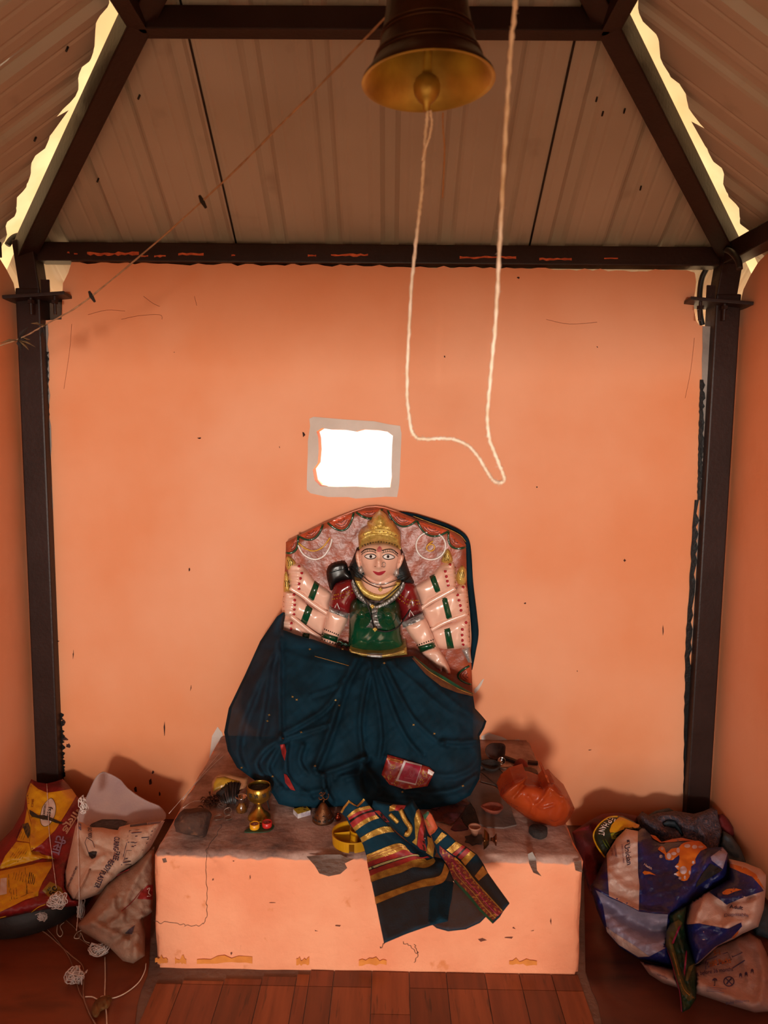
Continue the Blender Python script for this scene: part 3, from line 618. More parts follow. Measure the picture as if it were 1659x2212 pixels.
fl_ = [((FC((815, 330), (815, 560))), .012, 6), (FC((800, 560), (815, 660)), .016, 7), (FC((735, 655), (770, 668)), .008, 5), (FC((850, 665), (890, 655)), .008, 5), (FC((690, 790), (800, 800), (930, 790)), .007, 8), (FC((780, 940), (830, 940)), .008, 12), (FC((520, 440), (730, 440)), -.004, 9), (FC((920, 440), (1140, 450)), -.004, 9), (FC((740, 860), (880, 860)), -.004, 6)]
face, SFc = puff('face', FC((375, 290), (420, 220), (500, 165), (640, 130), (815, 120), (980, 130), (1110, 165), (1220, 220), (1290, 300), (1300, 420), (1270, 560), (1220, 720), (1120, 880), (980, 1000), (830, 1050), (690, 1030), (560, 930), (470, 790), (400, 600), (375, 430)), lambda x, y: base(x, y)-.065, .075, 40, skin, st, back=.065, h=3, sm=3, hf=creases(fl_))
puff('ear', FC((370, 330), (310, 350), (290, 430), (310, 560), (360, 680), (420, 700), (400, 560)), lambda x, y: base(x, y)-.055, .03, 8, skin, st, back=.055, h=3, sm=3)
puff('ear', FC((1290, 420), (1340, 400), (1375, 440), (1330, 600), (1270, 700), (1215, 720), (1260, 560)), lambda x, y: base(x, y)-.055, .03, 8, skin, st, back=.055, h=3, sm=3)
for pts, pu in ((FC((495, 435), (540, 400), (620, 385), (700, 395), (748, 430), (720, 470), (640, 492), (560, 480)), (632, 438)), (FC((903, 440), (950, 400), (1020, 385), (1100, 405), (1168, 452), (1110, 488), (1020, 503), (940, 485)), (1018, 438))):
    decal('eye', pts, SFc, wht, face, eps=.0015, h=2.5, sm=3); line('eye_outline', pts, SFc, .0015, blk, face, eps=.0015, closed=True)
    c = FC(pu)[0]; decal('pupil', [(c[0]+3.0*math.cos(a), c[1]+3.6*math.sin(a)) for a in ang[::2]], SFc, blk, face, eps=.0025, h=2)
for pts in (FC((420, 345), (500, 285), (600, 265), (690, 275), (752, 305)), FC((880, 305), (980, 278), (1080, 275), (1160, 310), (1240, 380))):
    line('eyebrow', pts, SFc, .0020, blk, face, eps=.0005); s_ = spline(pts, 5)
    for q in s_[2:-1:2]: line('eyebrow_hair', [q+(.5, 1.2), q+(-.4 if q[0] < fx else .6, 5.0)], SFc, .0009, blk, face, sm=0, eps=.0008)
    line('eyebrow', np.array(s_[::4])+(0, 5.5), SFc, .0009, blk, face, eps=.0008)
decal('forehead_mark', FC((770, 290), (790, 240), (830, 205), (870, 240), (880, 290), (850, 330), (790, 330)), SFc, mat('vermilion_smear', 'c8566a', 'd98a8a', 60, .6), face, eps=.0015, h=2.5, sm=3)
decal('lips', FC((675, 765), (740, 775), (800, 790), (860, 775), (968, 758), (920, 820), (860, 855), (800, 860), (740, 835)), SFc, lipm, face, eps=.002, h=2.5, sm=3)
for a in ((730, 660), (885, 665)): c = FC(a)[0]; decal('nostril', [(c[0]+2.2*math.cos(t), c[1]+.9*math.sin(t)) for t in ang[::3]], SFc, skind, face, eps=.0012, h=2)
line('nose_ring', [FC((925+38*math.cos(a), 620+55*math.sin(a)))[0] for a in ang], SFc, .0011, silver, face, sm=0, eps=.004, closed=True)
for c in ((405, 750), (1210, 800)): c = FC(c)[0]; puff('earring', [(c[0]+(5+1.5*(k % 2))*math.cos(a), c[1]+(7+2*(k % 2))*math.sin(a)) for k, a in enumerate(ang[::2])], YS-.09, .012, 4, silver, st, back=.02, h=2.5)
# crown
cro = S3((676, 400), (668, 300), (690, 262), (742, 234), (736, 207), (764, 196), (776, 165), (830, 118), (884, 160), (902, 190), (930, 206), (946, 236), (986, 290), (988, 405), (960, 385), (900, 362), (830, 352), (760, 362), (710, 380))
cl = [(S3((690, 300), (750, 268), (830, 258), (910, 268), (975, 305)), .012, 1.8), (S3((690, 335), (750, 300), (830, 290), (910, 300), (980, 340)), .012, 1.8), (S3((760, 240), (830, 225), (900, 240)), .010, 2)]+[(S3((830+k*4, 235), (830+k*17, 165)), -.010, 1.6) for k in (-3, -1.5, 0, 1.5, 3)]
crn, SCr = puff('crown', cro, lambda x, y: base(x, y)-.07, .075, 20, gold, st, back=.07, h=3, hf=creases(cl))
def arc3(x0, x1, ym, ye, n): 
    x = np.linspace(x0, x1, n); u = (x-830)/((x1-x0)/2); return list(zip(x, ym+(ye-ym)*u*u))
for q in arc3(712, 950, 270, 300, 9): c = S3(q)[0]; puff('crown_bead', [(c[0]+2.1*math.cos(a), c[1]+2.1*math.sin(a)) for a in ang[::4]], SCr, .002, 2, mat('bead_brown', '5e2a20') if 'bead_brown' not in MATS else MATS['bead_brown'], crn, back=.002, h=2)
for q in arc3(700, 962, 348, 378, 14): c = S3(q)[0]; decal('crown_dot', [(c[0]+1.9*math.cos(a), c[1]+1.5*math.sin(a)) for a in ang[::4]], SCr, blk, crn, eps=.0012, h=2)
for q in arc3(742, 918, 320, 336, 9): c = S3(q)[0]; puff('crown_stud', [(c[0]-2.4, c[1]-4), (c[0]+2.4, c[1]-4), (c[0]+2.2, c[1]+4), (c[0]-2.2, c[1]+4)], SCr, .003, 2, gold, crn, back=.002, h=2)
for q in arc3(735, 925, 240, 258, 12): c = S3(q)[0]; puff('crown_stud', [(c[0]-2, c[1]-3.5), (c[0]+2, c[1]-3.5), (c[0]+2, c[1]+3.5), (c[0]-2, c[1]+3.5)], SCr, .003, 2, gold, crn, back=.002, h=2)
# jewellery
def band(pi, po): return list(pi)+list(po)[::-1]
nk = band(spline(S3((690, 640), (720, 690), (785, 728), (830, 738), (880, 725), (930, 685), (952, 645)), 4), spline(S3((636, 625), (665, 705), (745, 768), (830, 788), (905, 762), (965, 700), (992, 650)), 4))
no, SN = puff('necklace', nk, YS-.10, .025, 6, gold, st, back=.06, h=3.5)
ni, no_ = spline(S3((690, 640), (720, 690), (785, 728), (830, 738), (880, 725), (930, 685), (952, 645)), 4), spline(S3((636, 625), (665, 705), (745, 768), (830, 788), (905, 762), (965, 700), (992, 650)), 4)
for a, b in list(zip(ni, no_))[1:-1]: tube('necklace_bead', PY(*np.array([a*.85+b*.15, a*.15+b*.85]).T, SN(*np.array([a*.85+b*.15, a*.15+b*.85]).T)), .0035, gold, no, 6)
gs = mat('garland_silver', 'a8a4a0', '6a6663', 60, .35, metal=.7, bump=.4, bscale=120)
for p in (S3((632, 640), (652, 710), (690, 765), (745, 805), (790, 835)), S3((1005, 655), (985, 705), (940, 760), (880, 805), (810, 838))):
    s_ = spline(p, 6); tube('garland', PY(*s_.T, np.full(len(s_), YS-.098)), .0095, gs, st, 8)
    for q in s_[::2]: x, y, z = PY(q[0], q[1], YS-.105); V, Fc = boxmesh((x, y, z), (.008, .008, .012), bev=.002); mk('garland_bead', V, Fc, gs, st)
pdt, SPd = puff('pendant_panel', S3((755, 820), (790, 805), (850, 815), (822, 850), (815, 900), (830, 950), (862, 1000), (790, 1000), (718, 990), (752, 950), (768, 900), (765, 850)), lambda x, y: ST(x, y)+.004, .008, 5, gs, st, back=.01, h=3)
for k in range(7): line('pendant_bead', S3((768-(k > 4)*(k-4)*12, 850+k*21), (815+(k > 4)*(k-4)*12, 850+k*21)), SPd, .0016, gs, pdt, sm=0, eps=.001)
Yn = lambda x, y: np.full(np.shape(x), YS-.155)
def thread(p, Y, r=.0014): s_ = spline(S3(*p), 6); return tube('black_thread', PY(*s_.T, np.interp(np.linspace(0, 1, len(s_)), np.linspace(0, 1, len(Y)), Y)), r, blackm, st, 5)
a_ = YS
thread([(600, 530), (690, 590), (760, 650), (840, 668), (930, 642), (1060, 585)], [a_-.06, a_-.10, a_-.135, a_-.14, a_-.135, a_-.06])
thread([(640, 570), (720, 645), (830, 692), (910, 682), (1020, 640), (1060, 600)], [a_-.08, a_-.12, a_-.135, a_-.13, a_-.11, a_-.06])
thread([(605, 530), (640, 640), (700, 745), (760, 800), (800, 808), (880, 760), (960, 690), (1060, 600)], [a_-.06, a_-.12, a_-.14, a_-.145, a_-.145, a_-.14, a_-.13, a_-.06], .0022)
thread([(625, 560), (650, 660), (720, 775), (760, 880), (788, 985), (830, 1012), (900, 1015), (970, 980), (1020, 910), (1058, 850)], [a_-.08, a_-.12, a_-.145, a_-.155, a_-.14, a_-.135, a_-.13, a_-.12, a_-.10, a_-.085], .0026)
for x, y in ((835, 702), (775, 828), (795, 1000)):
    for dx, dy in ((-9, 0), (9, 2), (0, 10), (0, -6)):
        c = PY(*S3((x+dx, y+dy))[0], YS-.155); lathe('pendant_bead', [(.0001, -.004), (.003, -.0025), (.004, 0), (.003, .0025), (.0001, .004)], c, gold, st, 8)
for sgn, rows in ((1, (((492, 745), (560, 728), (640, 695)), ((480, 775), (555, 760), (640, 720)))), (-1, (((975, 735), (1040, 780), (1115, 785)), ((968, 765), (1035, 812), (1125, 808))))):
    for r_ in rows:
        for q in spline(S3(*r_), 4): c = PY(q[0], q[1], YS-.091); lathe('sleeve_dot', [(.0001, -.003), (.0028, 0), (.0001, .003)], c, yel, st, 8, R=rotx(math.pi/2))
for a, b, c in (((495, 840), (512, 805), (530, 850)), ((1050, 905), (1058, 858), (1085, 900))): line('sleeve_motif', S3(a, b, c), YS-.093, .0016, wht, st, sm=0)
# forearms, armlets and bangles
def limb(poly, bang, arml, dots):
    o_, Sl = puff('forearm', S3(*poly), lambda x, y: base(x, y)-.04, .035, 16, skin, st, back=.04, h=4, sm=3)
    for nm, pp, mm in (('armlet', arml, silver), ('bangle', bang, green)):
        bo, Sb = puff(nm, S3(*pp), lambda x, y: np.minimum(Sl(x, y), YS-.055), .014, 5, mm, st, back=.02, h=4); a, b, d, e_ = [np.array(q) for q in S3(*pp)]
        for f in (.3, .6, .85): line(nm+'_groove', [a+(e_-a)*f, (a+b)/2*(1-f)+(e_+d)/2*f, b+(d-b)*f], Sb, .001, blk, st, sm=0)
    for p, q, n in dots:
        for t in np.linspace(0, 1, n): c = np.array(S3(p)[0])*(1-t)+np.array(S3(q)[0])*t; decal('painted_dot', [(c[0]+1.5*math.cos(k), c[1]+1.7*math.sin(k)) for k in ang[::4]], Sl, blk, st, eps=.001, h=2)
    return Sl
limb([(448, 850), (520, 870), (592, 905), (565, 990), (535, 1045), (505, 1120), (490, 1180), (380, 1130), (392, 1080), (412, 1000)], [(402, 1020), (520, 1058), (510, 1102), (390, 1058)], [(455, 828), (604, 882), (588, 920), (448, 868)], [((418, 1000), (520, 1042), 8), ((400, 1075), (500, 1110), 6)])
limb([(1020, 975), (1090, 935), (1160, 915), (1212, 1010), (1245, 1095), (1262, 1150), (1150, 1175), (1105, 1110), (1060, 1050)], [(1113, 1130), (1236, 1092), (1252, 1138), (1135, 1175)], [(994, 950), (1150, 882), (1164, 922), (1008, 990)], [((1110, 1120), (1230, 1078), 8), ((1180, 1190), (1245, 1165), 4)])
puff('hand', S3((1150, 1172), (1255, 1148), (1300, 1190), (1330, 1240), (1352, 1290), (1358, 1330), (1330, 1330), (1300, 1290), (1290, 1315), (1262, 1290), (1220, 1250), (1180, 1210)), lambda x, y: base(x, y)-.03, .03, 12, skin, st, back=.03, h=3.5, sm=3, hf=creases([(S3((1285, 1250), (1335, 1315)), .008, 5), (S3((1245, 1250), (1280, 1300)), .006, 4)]))
for c in ((1345, 1325), (1278, 1300)): c = S3(c)[0]; puff('fingernail', [(c[0]+3.2*math.cos(a), c[1]+4*math.sin(a)) for a in ang[::3]], YS-.05, .004, 3, nailm, st, back=.01, h=2.5)
blt, SBt = puff('belt', S3((604, 1148), (700, 1172), (830, 1182), (930, 1170), (1028, 1135), (1036, 1190), (940, 1206), (830, 1222), (700, 1206), (608, 1182)), lambda x, y: base(x, y)-.115, .03, 6, gold, st, back=.11, h=3.5)
for f in (10, 22, 34): line('belt_groove', S3((612, 1150+f), (700, 1170+f*.95), (830, 1182+f), (930, 1168+f), (1020, 1140+f)), SBt, .0008, MATS['groove_brown'], blt, eps=.0004)
puff('buckle', S3((735, 1182), (850, 1184), (850, 1224), (735, 1214)), SBt, .006, 4, silver, blt, back=.01, h=4)
for p in ([(500, 1105), (530, 1090), (560, 1110), (590, 1140)], [(520, 1120), (550, 1110), (590, 1120)], [(540, 1130), (570, 1105), (600, 1128)]):
    line('bead_loop', S3(*p), YS-.05, .003, green, st)
# ---------------------------------------------------------------- teal saree wrapped round the statue, its striped end hanging over the altar
teal = mat('sheer_teal_cotton', '0c3040', '08232e', 12, .8, bump=.25, bscale=220, trans=.04, alpha=.95, spec=.12)
teal2 = mat('teal_striped_cotton', '0c3040', '08232e', 12, .8, bump=.25, bscale=220, trans=.03, alpha=.982, spec=.12)
zari = mat('gold_zari_weave', 'c59a45', '9a6a26', 60, .35, metal=.45, bump=.3, bscale=300)
redw = mat('red_weave', '9c2420', '7c1a1a', 60, .6)
grnw = mat('green_border_weave', '0f4a2c', '0a3a22', 40, .6)
marw = mat('maroon_brocade', '7c1f26', '5c1420', 120, .55, c3='b07a30', s3=160, lo3=.55, hi3=.62)
ornw = mat('orange_weave', 'b4502a', '963a22', 60, .6)
brnw = mat('brown_gold_border', '6e4a24', '5a2c20', 50, .6)
motm = mat('gold_motif_thread', 'b8944a', None, rough=.4, metal=.4)
lrd = thing('saree', (*PZ(790, 1700, ZT)[:2], ZT), 'teal saree draped round the statue with its striped end hanging over the altar', 'saree')
out = [(612, 1322), (607, 1359)]+S3((200, 1040), (330, 1075), (480, 1130), (600, 1165), (700, 1206), (830, 1223), (940, 1211), (1075, 1200), (1130, 1235), (1200, 1300), (1270, 1352), (1330, 1400), (1420, 1445))+[(1021, 1497), (1026, 1530), (1040, 1545), (1051, 1558), (1046, 1573), (1036, 1590), (1040, 1640), (1036, 1682), (1016, 1718), (985, 1736), (930, 1748), (850, 1750), (790, 1745), (735, 1742), (690, 1745), (640, 1746), (602, 1737), (588, 1714), (545, 1682), (512, 1658), (492, 1622), (484, 1582), (494, 1530), (528, 1460), (562, 1385), (598, 1332)]
tY = lambda x, y: topY(x, np.maximum(y, 1600))
def drapeY(x, y):
    x = np.asarray(x, float); y = np.asarray(y, float)
    t = np.clip((y-1400)/(1742-1400), 0, 1); lo_ = tY(np.asarray(x), np.full(np.shape(x), 1742.))
    b = 2.415*(1-t)+(lo_-.015)*t
    b = b-.035*np.sin(np.pi*t)                         # lap of the seated figure
    edge = np.clip((620-x)/130, 0, 1); b = b+edge*.10*(1-t*.6)
    edge = np.clip((x-990)/60, 0, 1); b = b+edge*.06*(1-t*.5)
    up = np.clip((1420-y)/100, 0, 1); b = b+up*.05
    return np.minimum(b, topY(x, np.maximum(y, 1560))-.006)
fd = []
def fold(p, a, w, cut=True):
    a *= 1.7; fd.append((p, a, w))
    if cut: q = np.array(p)+np.array([w*1.1, w*.5]); fd.append((q, -a*.7, w*.8))
for p, a, w in (([(830, 112), (770, 230), (735, 330), (690, 480), (640, 620), (590, 740)], .016, 8), ([(900, 190), (870, 330), (850, 480), (860, 620), (880, 690)], .012, 6), ([(905, 120), (930, 260), (960, 420), (975, 560), (960, 680)], .010, 6), ([(960, 180), (1000, 290), (1060, 450), (1130, 580), (1200, 660)], .013, 7), ([(990, 140), (1050, 260), (1150, 440), (1270, 560), (1330, 600)], .014, 7),
                 ([(1030, 130), (1180, 260), (1340, 400), (1480, 470), (1560, 490)], .012, 7), ([(1170, 130), (1290, 270), (1420, 380), (1540, 450)], .010, 6), ([(1330, 600), (1440, 605), (1540, 590)], .016, 7), ([(1000, 690), (1130, 740), (1330, 800), (1480, 760), (1545, 680)], .010, 8), ([(850, 700), (1000, 850), (1200, 900), (1400, 880), (1520, 800)], .014, 9),
                 ([(880, 690), (760, 740), (650, 775), (590, 750)], .014, 8), ([(870, 700), (850, 780), (870, 880), (1000, 940), (1200, 950)], .012, 8), ([(385, 60), (385, 300), (390, 560)], .010, 6), ([(390, 560), (550, 470), (650, 400), (745, 270)], .010, 6), ([(390, 585), (540, 540), (665, 498)], .009, 6), ([(370, 20), (320, 200), (290, 400), (260, 560)], .012, 9), ([(330, 100), (240, 300), (170, 480), (140, 640), (180, 760)], .012, 10),
                 ([(390, 580), (300, 640), (250, 720), (300, 800)], .014, 8), ([(400, 590), (340, 680), (320, 760), (400, 850)], .012, 7), ([(430, 600), (420, 700), (440, 800), (560, 900)], .012, 7), ([(520, 620), (500, 700), (560, 780), (680, 800)], .012, 7), ([(640, 790), (650, 860), (690, 930)], .014, 7), ([(380, 870), (500, 900), (620, 880)], .010, 8), ([(750, 800), (900, 790), (960, 860)], .010, 7), ([(420, 80), (600, 140), (780, 170)], .006, 5), ([(560, 330), (680, 290), (760, 230)], .006, 5)):
    fold(S4(*p), a, w)
sr, SS = puff('drape', out, drapeY, .030, 26, teal, lrd, back=.05, h=4.2, hf=creases(fd, lambda x, y: .004*sinus(x, y, 8, 40)+.002*sinus(x, y, 18, 14)), cap=False, bdir=(0, 1, -.32))
for v in sr.data.vertices: v.co.z = max(v.co.z, -.001)      # the hem lies on the altar top
bd = S4((1160, 98), (1250, 168), (1340, 220), (1430, 275), (1505, 315)); b2 = S4((1160, 108), (1245, 185), (1335, 240), (1425, 292), (1505, 322)); b3 = S4((1150, 112), (1230, 205), (1320, 275), (1410, 310), (1500, 332))
decal('border', bd+b2[::-1], SS, grnw, lrd, eps=.004, h=4); decal('border', b2+b3[::-1], SS, brnw, lrd, eps=.004, h=4); line('border_edge', b2, SS, .0012, zari, lrd, eps=.004)
line('border_edge', S4((588, 100), (690, 128), (785, 155)), SS, .0009, zari, lrd, eps=.003)
for i, (x, y) in enumerate([(460, 335), (484, 352), (710, 355), (730, 385), (510, 540), (990, 140), (1160, 497), (1280, 548), (325, 440), (315, 475), (165, 745), (345, 795), (590, 735), (1095, 885), (1445, 850), (405, 575), (750, 60), (560, 60)]):
    q = np.random.default_rng(i); c = S4((x, y))[0]; a = q.uniform(0, 3); p = [(c[0]+(3.6 if k % 2 else 1.3)*math.cos(t+a), c[1]+(2.8 if k % 2 else 1.0)*math.sin(t+a)) for k, t in enumerate(np.linspace(0, 6.28, 9)[:-1])]
    decal('woven_motif', p, SS, motm, lrd, eps=.003, h=3)
for p in ([(388, 612), (415, 608), (424, 650), (415, 705), (398, 665)], [(410, 780), (425, 785), (445, 815), (476, 878), (450, 872), (418, 832)]): decal('border_peek', S4(*p), SS, redw, lrd, eps=.004, h=4)
# cloth strip tucked behind the slab's edge
edge = S3((960, 128), (1080, 150), (1200, 190), (1330, 235), (1430, 285), (1480, 345), (1495, 450), (1505, 650), (1530, 880), (1542, 1040), (1530, 1160), (1510, 1300))
e_ = spline(edge, 5); tube('tucked_edge', PY(*e_.T, np.full(len(e_), YS+.045)), np.interp(np.linspace(0, 1, len(e_)), [0, .2, .5, .8, 1], [.005, .011, .010, .014, .006]), teal, lrd, 8, flat=1.0)
line('border_edge', S3((1080, 155), (1200, 200), (1330, 247), (1430, 297), (1474, 350)), YS+.0, .0016, zari, lrd)
# striped end: lies on the altar, then hangs down its front
def endY(x, y):
    x = np.asarray(x, float); y = np.asarray(y, float); a = topY(x, y); b = np.full(np.shape(x), YF); k = 60.
    return -np.log(np.exp(-k*a)+np.exp(-k*b))/k
def panel(name, poly, off, fl2, m=teal2, h=4, bulge=.006, w=10):
    return puff(name, poly, lambda x, y: endY(x, y)-off, bulge, w, m, lrd, back=.004, h=h, hf=creases(fl2, lambda x, y: .0015*sinus(x, y, 21, 30)), cap=False)
# sheer under-layer
panel('end_layer', SP((1000, 800), (1110, 820), (1220, 900), (1380, 1110), (1330, 1160), (1210, 1215), (1060, 1232), (960, 1205), (890, 1150), (900, 900)), .012, [(SP((1090, 900), (1080, 1050), (1050, 1200)), .006, 8)], m=teal)
# right tail
rt = SP((910, 400), (970, 340), (1050, 400), (1120, 465), (1220, 520), (1310, 585), (1365, 670), (1400, 740), (1470, 840), (1550, 950), (1582, 995), (1530, 1060), (1500, 1110), (1440, 1168), (1330, 1060), (1220, 930), (1100, 800), (1055, 690), (965, 560))
ro, SR = panel('striped_tail', rt, .030, [(SP((960, 420), (1120, 620), (1300, 820), (1480, 1040)), .006, 10)])
def quad(a, b, c, d, n=6):
    a, b, c, d = [np.array(SP(q)[0]) for q in (a, b, c, d)]; return [a+(b-a)*t for t in np.linspace(0, 1, n)]+[c+(d-c)*t for t in np.linspace(0, 1, n)]
for q, m in ((((940, 470), (1005, 385), (1048, 412), (960, 490)), zari), (((1045, 535), (1125, 465), (1180, 497), (1090, 570)), zari), (((1095, 575), (1180, 497), (1205, 510), (1125, 590)), redw), (((1125, 590), (1205, 510), (1218, 520), (1140, 600)), blk), (((1140, 600), (1218, 520), (1250, 545), (1170, 620)), redw),
             (((1170, 625), (1250, 545), (1292, 575), (1205, 672)), zari), (((1285, 760), (1355, 672), (1395, 735), (1320, 800)), zari)): decal('woven_stripe', quad(*q), SR, m, lrd, eps=.0025, h=4)
decal('border', SP((985, 500), (1040, 545), (1110, 600), (1170, 650), (1250, 760), (1340, 850), (1430, 950), (1525, 1065), (1440, 1140), (1340, 1040), (1240, 915), (1105, 790), (1060, 680), (985, 560)), SR, marw, lrd, eps=.003, h=5)
decal('border', SP((1240, 915), (1340, 1040), (1440, 1140), (1440, 1168), (1330, 1060), (1220, 930), (1110, 800), (1120, 790)), SR, grnw, lrd, eps=.0032, h=5)
for o, m in ((.0, zari), (.25, redw), (.5, mat('pink_weave', 'b03060')), (.78, motm)):
    a = np.array(SP((1115, 600), (1195, 680), (1270, 780), (1350, 870), (1440, 970), (1522, 1060))); b = np.array(SP((1075, 665), (1115, 770), (1210, 870), (1260, 920), (1350, 1040), (1445, 1135)))
    line('border_thread', a*(1-o)+b*o, SR, .0016 if o == 0 else .0008, m, lrd, eps=.003)
# main panel with its folds
mp_ = SP((140, 215), (165, 170), (210, 113), (255, 145), (280, 160), (310, 130), (338, 98), (375, 150), (420, 190), (480, 260), (560, 340), (640, 420), (720, 480), (800, 540), (890, 570), (940, 600), (1010, 620), (1030, 640), (1070, 720), (1105, 820), (1090, 950), (1070, 1040), (1058, 1145), (900, 1185), (700, 1255), (512, 1335), (480, 1180), (440, 980), (400, 790), (370, 620), (335, 500), (300, 430), (260, 370), (215, 320), (185, 260))
mo, SMn = panel('striped_end', mp_, .034, [(SP((300, 180), (420, 330), (560, 440), (680, 520), (800, 600)), .010, 10), (SP((1000, 640), (900, 700), (760, 700)), .007, 10), (SP((940, 720), (960, 900), (990, 1100)), .008, 10), (SP((420, 720), (470, 980), (520, 1250)), .004, 8), (SP((700, 800), (760, 1000), (800, 1180)), .005, 12), (SP((200, 180), (300, 340), (400, 470)), .006, 8)])
def stripe(lw, up, m):                               # between two curves
    decal('woven_stripe', list(spline(SP(*lw), 4))+list(spline(SP(*up), 4))[::-1], SMn, m, lrd, eps=.0025, h=4)
G = lambda p, d: [(x, y+d) for x, y in p]
c1 = [(362, 580), (450, 545), (560, 500), (640, 480), (690, 500)]; c2 = [(368, 645), (460, 610), (590, 570), (680, 535), (735, 555)]
stripe(c2, c1, zari); c3 = [(375, 688), (500, 640), (640, 600), (760, 575), (800, 570)]; stripe(c3, c2[:-1]+[(760, 570)], redw)
c4 = [(382, 715), (500, 672), (640, 625), (760, 590), (820, 600)]; stripe(c4, c3, blk); c5 = [(392, 760), (500, 715), (640, 670), (770, 620), (850, 610), (900, 600)]; stripe(c5, c4[:-1]+[(830, 600), (880, 590)], redw)
c6 = [(400, 812), (520, 770), (660, 730), (760, 685), (860, 690), (930, 660), (950, 630)]; stripe(c6, c5[:-1]+[(880, 625), (935, 605)], zari)
stripe([(440, 1000), (560, 950), (700, 895), (840, 855), (960, 835), (1030, 800), (1068, 710)], [(430, 940), (560, 890), (700, 840), (840, 790), (950, 770), (1000, 740), (1030, 650)], zari)
stripe([(325, 475), (420, 425), (530, 390), (600, 385)], [(308, 435), (400, 380), (500, 340), (565, 340)], zari)
stripe([(265, 380), (330, 330), (400, 290), (470, 265)], [(245, 350), (310, 300), (380, 260), (445, 240)], zari); stripe([(245, 350), (310, 300), (380, 260), (445, 240)], [(220, 310), (290, 255), (360, 225), (430, 212)], redw)
stripe([(225, 300), (300, 255), (370, 222), (425, 205)], [(213, 285), (290, 240), (360, 210), (415, 192)], blk); stripe([(213, 285), (290, 240), (360, 210), (415, 192)], [(205, 265), (280, 215), (350, 195), (405, 182)], redw); stripe([(205, 265), (280, 215), (350, 195), (405, 182)], [(195, 250), (260, 195), (330, 170), (388, 160)], zari)
decal('woven_stripe', SP((140, 215), (165, 170), (210, 113), (255, 145), (280, 160), (310, 130), (338, 98), (350, 112), (320, 145), (290, 170), (255, 158), (215, 135), (175, 185), (155, 225)), SMn, zari, lrd, eps=.0025, h=4)
thin = mat('fine_gold_line', 'c8b070', None, rough=.5)
for k in (.3, .6): line('stripe_line', np.array(SP(*c3))*(1-k)+np.array(SP(*c4))*k, SMn, .0006, thin, lrd, eps=.003)
for k in (.35, .65):
    line('stripe_line', np.array(SP(*c1))*(1-k)+np.array(SP(*c2))*k, SMn, .0005, redw, lrd, eps=.003)
# folded bunch between the two tails
fb = SP((410, 165), (420, 120), (540, 140), (690, 155), (755, 108), (800, 180), (850, 260), (900, 400), (940, 500), (960, 560), (930, 610), (880, 580), (800, 540), (720, 470), (640, 400), (560, 330), (480, 250))
fo, SFo = panel('gathered_fold', fb, .042, [(SP((760, 120), (800, 260), (850, 420), (900, 560)), .020, 10), (SP((560, 150), (640, 220), (740, 370), (700, 420)), .012, 8), (SP((470, 230), (560, 300), (660, 390)), .010, 8)], bulge=.018, w=16)
for lo2, hi2, m in (([(770, 270), (790, 200), (810, 185)], [(780, 440), (750, 470), (790, 500), (800, 400), (830, 280)], zari), ([(812, 190), (830, 280), (805, 400), (795, 500), (820, 530)], [(835, 240), (860, 320), (850, 430), (880, 550)], redw), ([(845, 300), (852, 400), (835, 500), (850, 545)], [(865, 350), (868, 420), (855, 500), (868, 550)], blk), ([(880, 420), (885, 480), (870, 560)], [(920, 440), (942, 510), (930, 600)], zari)):
    decal('woven_stripe', SP(*lo2)+SP(*hi2)[::-1], SFo, m, lrd, eps=.0025, h=4)
line('woven_stripe', SP((650, 195), (690, 280), (735, 350), (715, 400), (690, 395)), SFo, .007, zari, lrd, eps=.002); line('woven_stripe', SP((560, 230), (600, 270), (630, 300)), SFo, .006, zari, lrd, eps=.002)
decal('woven_stripe', SP((560, 165), (590, 148), (620, 152), (600, 200), (555, 210)), SFo, zari, lrd, eps=.0025, h=4); decal('woven_stripe', SP((620, 152), (700, 158), (670, 205), (600, 200)), SFo, redw, lrd, eps=.0025, h=4)
decal('woven_stripe', SP((430, 205), (470, 200), (560, 300), (530, 300)), SFo, redw, lrd, eps=.0025, h=4); decal('woven_stripe', SP((470, 235), (490, 225), (540, 290), (520, 290)), SFo, blk, lrd, eps=.003, h=4)
go_, SGo = panel('folded_border', SP((845, 240), (885, 205), (920, 240), (970, 350), (945, 385), (905, 415), (880, 380), (855, 300)), .050, [], m=ornw)
decal('border', SP((845, 240), (885, 205), (900, 222), (860, 285)), SGo, grnw, lrd, eps=.002, h=4)
for k in (.3, .5, .7): line('border_thread', SP((858+k*25, 290-k*20), (905+k*50, 410-k*40)), SGo, .0007, zari, lrd, sm=0, eps=.002)
# packet and card resting on the lap
pk, SPk = puff('blouse_packet', S4((1010, 672), (1100, 698), (1250, 745), (1280, 772), (1240, 852), (1110, 870), (1020, 842), (975, 785)), lambda x, y: SS(x, y)-.008, .006, 5, mat('red_printed_packet', '8a2024', 'a8382c', 60, .4, c3='b98a3c', s3=120, lo3=.6, hi3=.66), None, back=.004, h=4, label='red gold-printed blouse-piece packet lying on the teal saree', cat='packet')
for p in ([(1020, 690), (1085, 705)], [(1022, 700), (1080, 714)]): line('printed_line', S4(*p), SPk, .0012, zari, pk, sm=0, eps=.0005)
for q in ((1040, 740), (1022, 800), (1060, 835), (1180, 845), (1205, 825), (1225, 785)):
    for k in range(6): c = S4((q[0]+11*math.cos(k*1.05), q[1]+11*math.sin(k*1.05)))[0]; decal('printed_petal', [(c[0]+1.6*math.cos(t), c[1]+1.6*math.sin(t)) for t in ang[::5]], SPk, zari, pk, eps=.0012, h=2)
decal('paper_tab', S4((1246, 752), (1279, 772), (1268, 790), (1240, 780)), SPk, wht, pk, eps=.001, h=4)
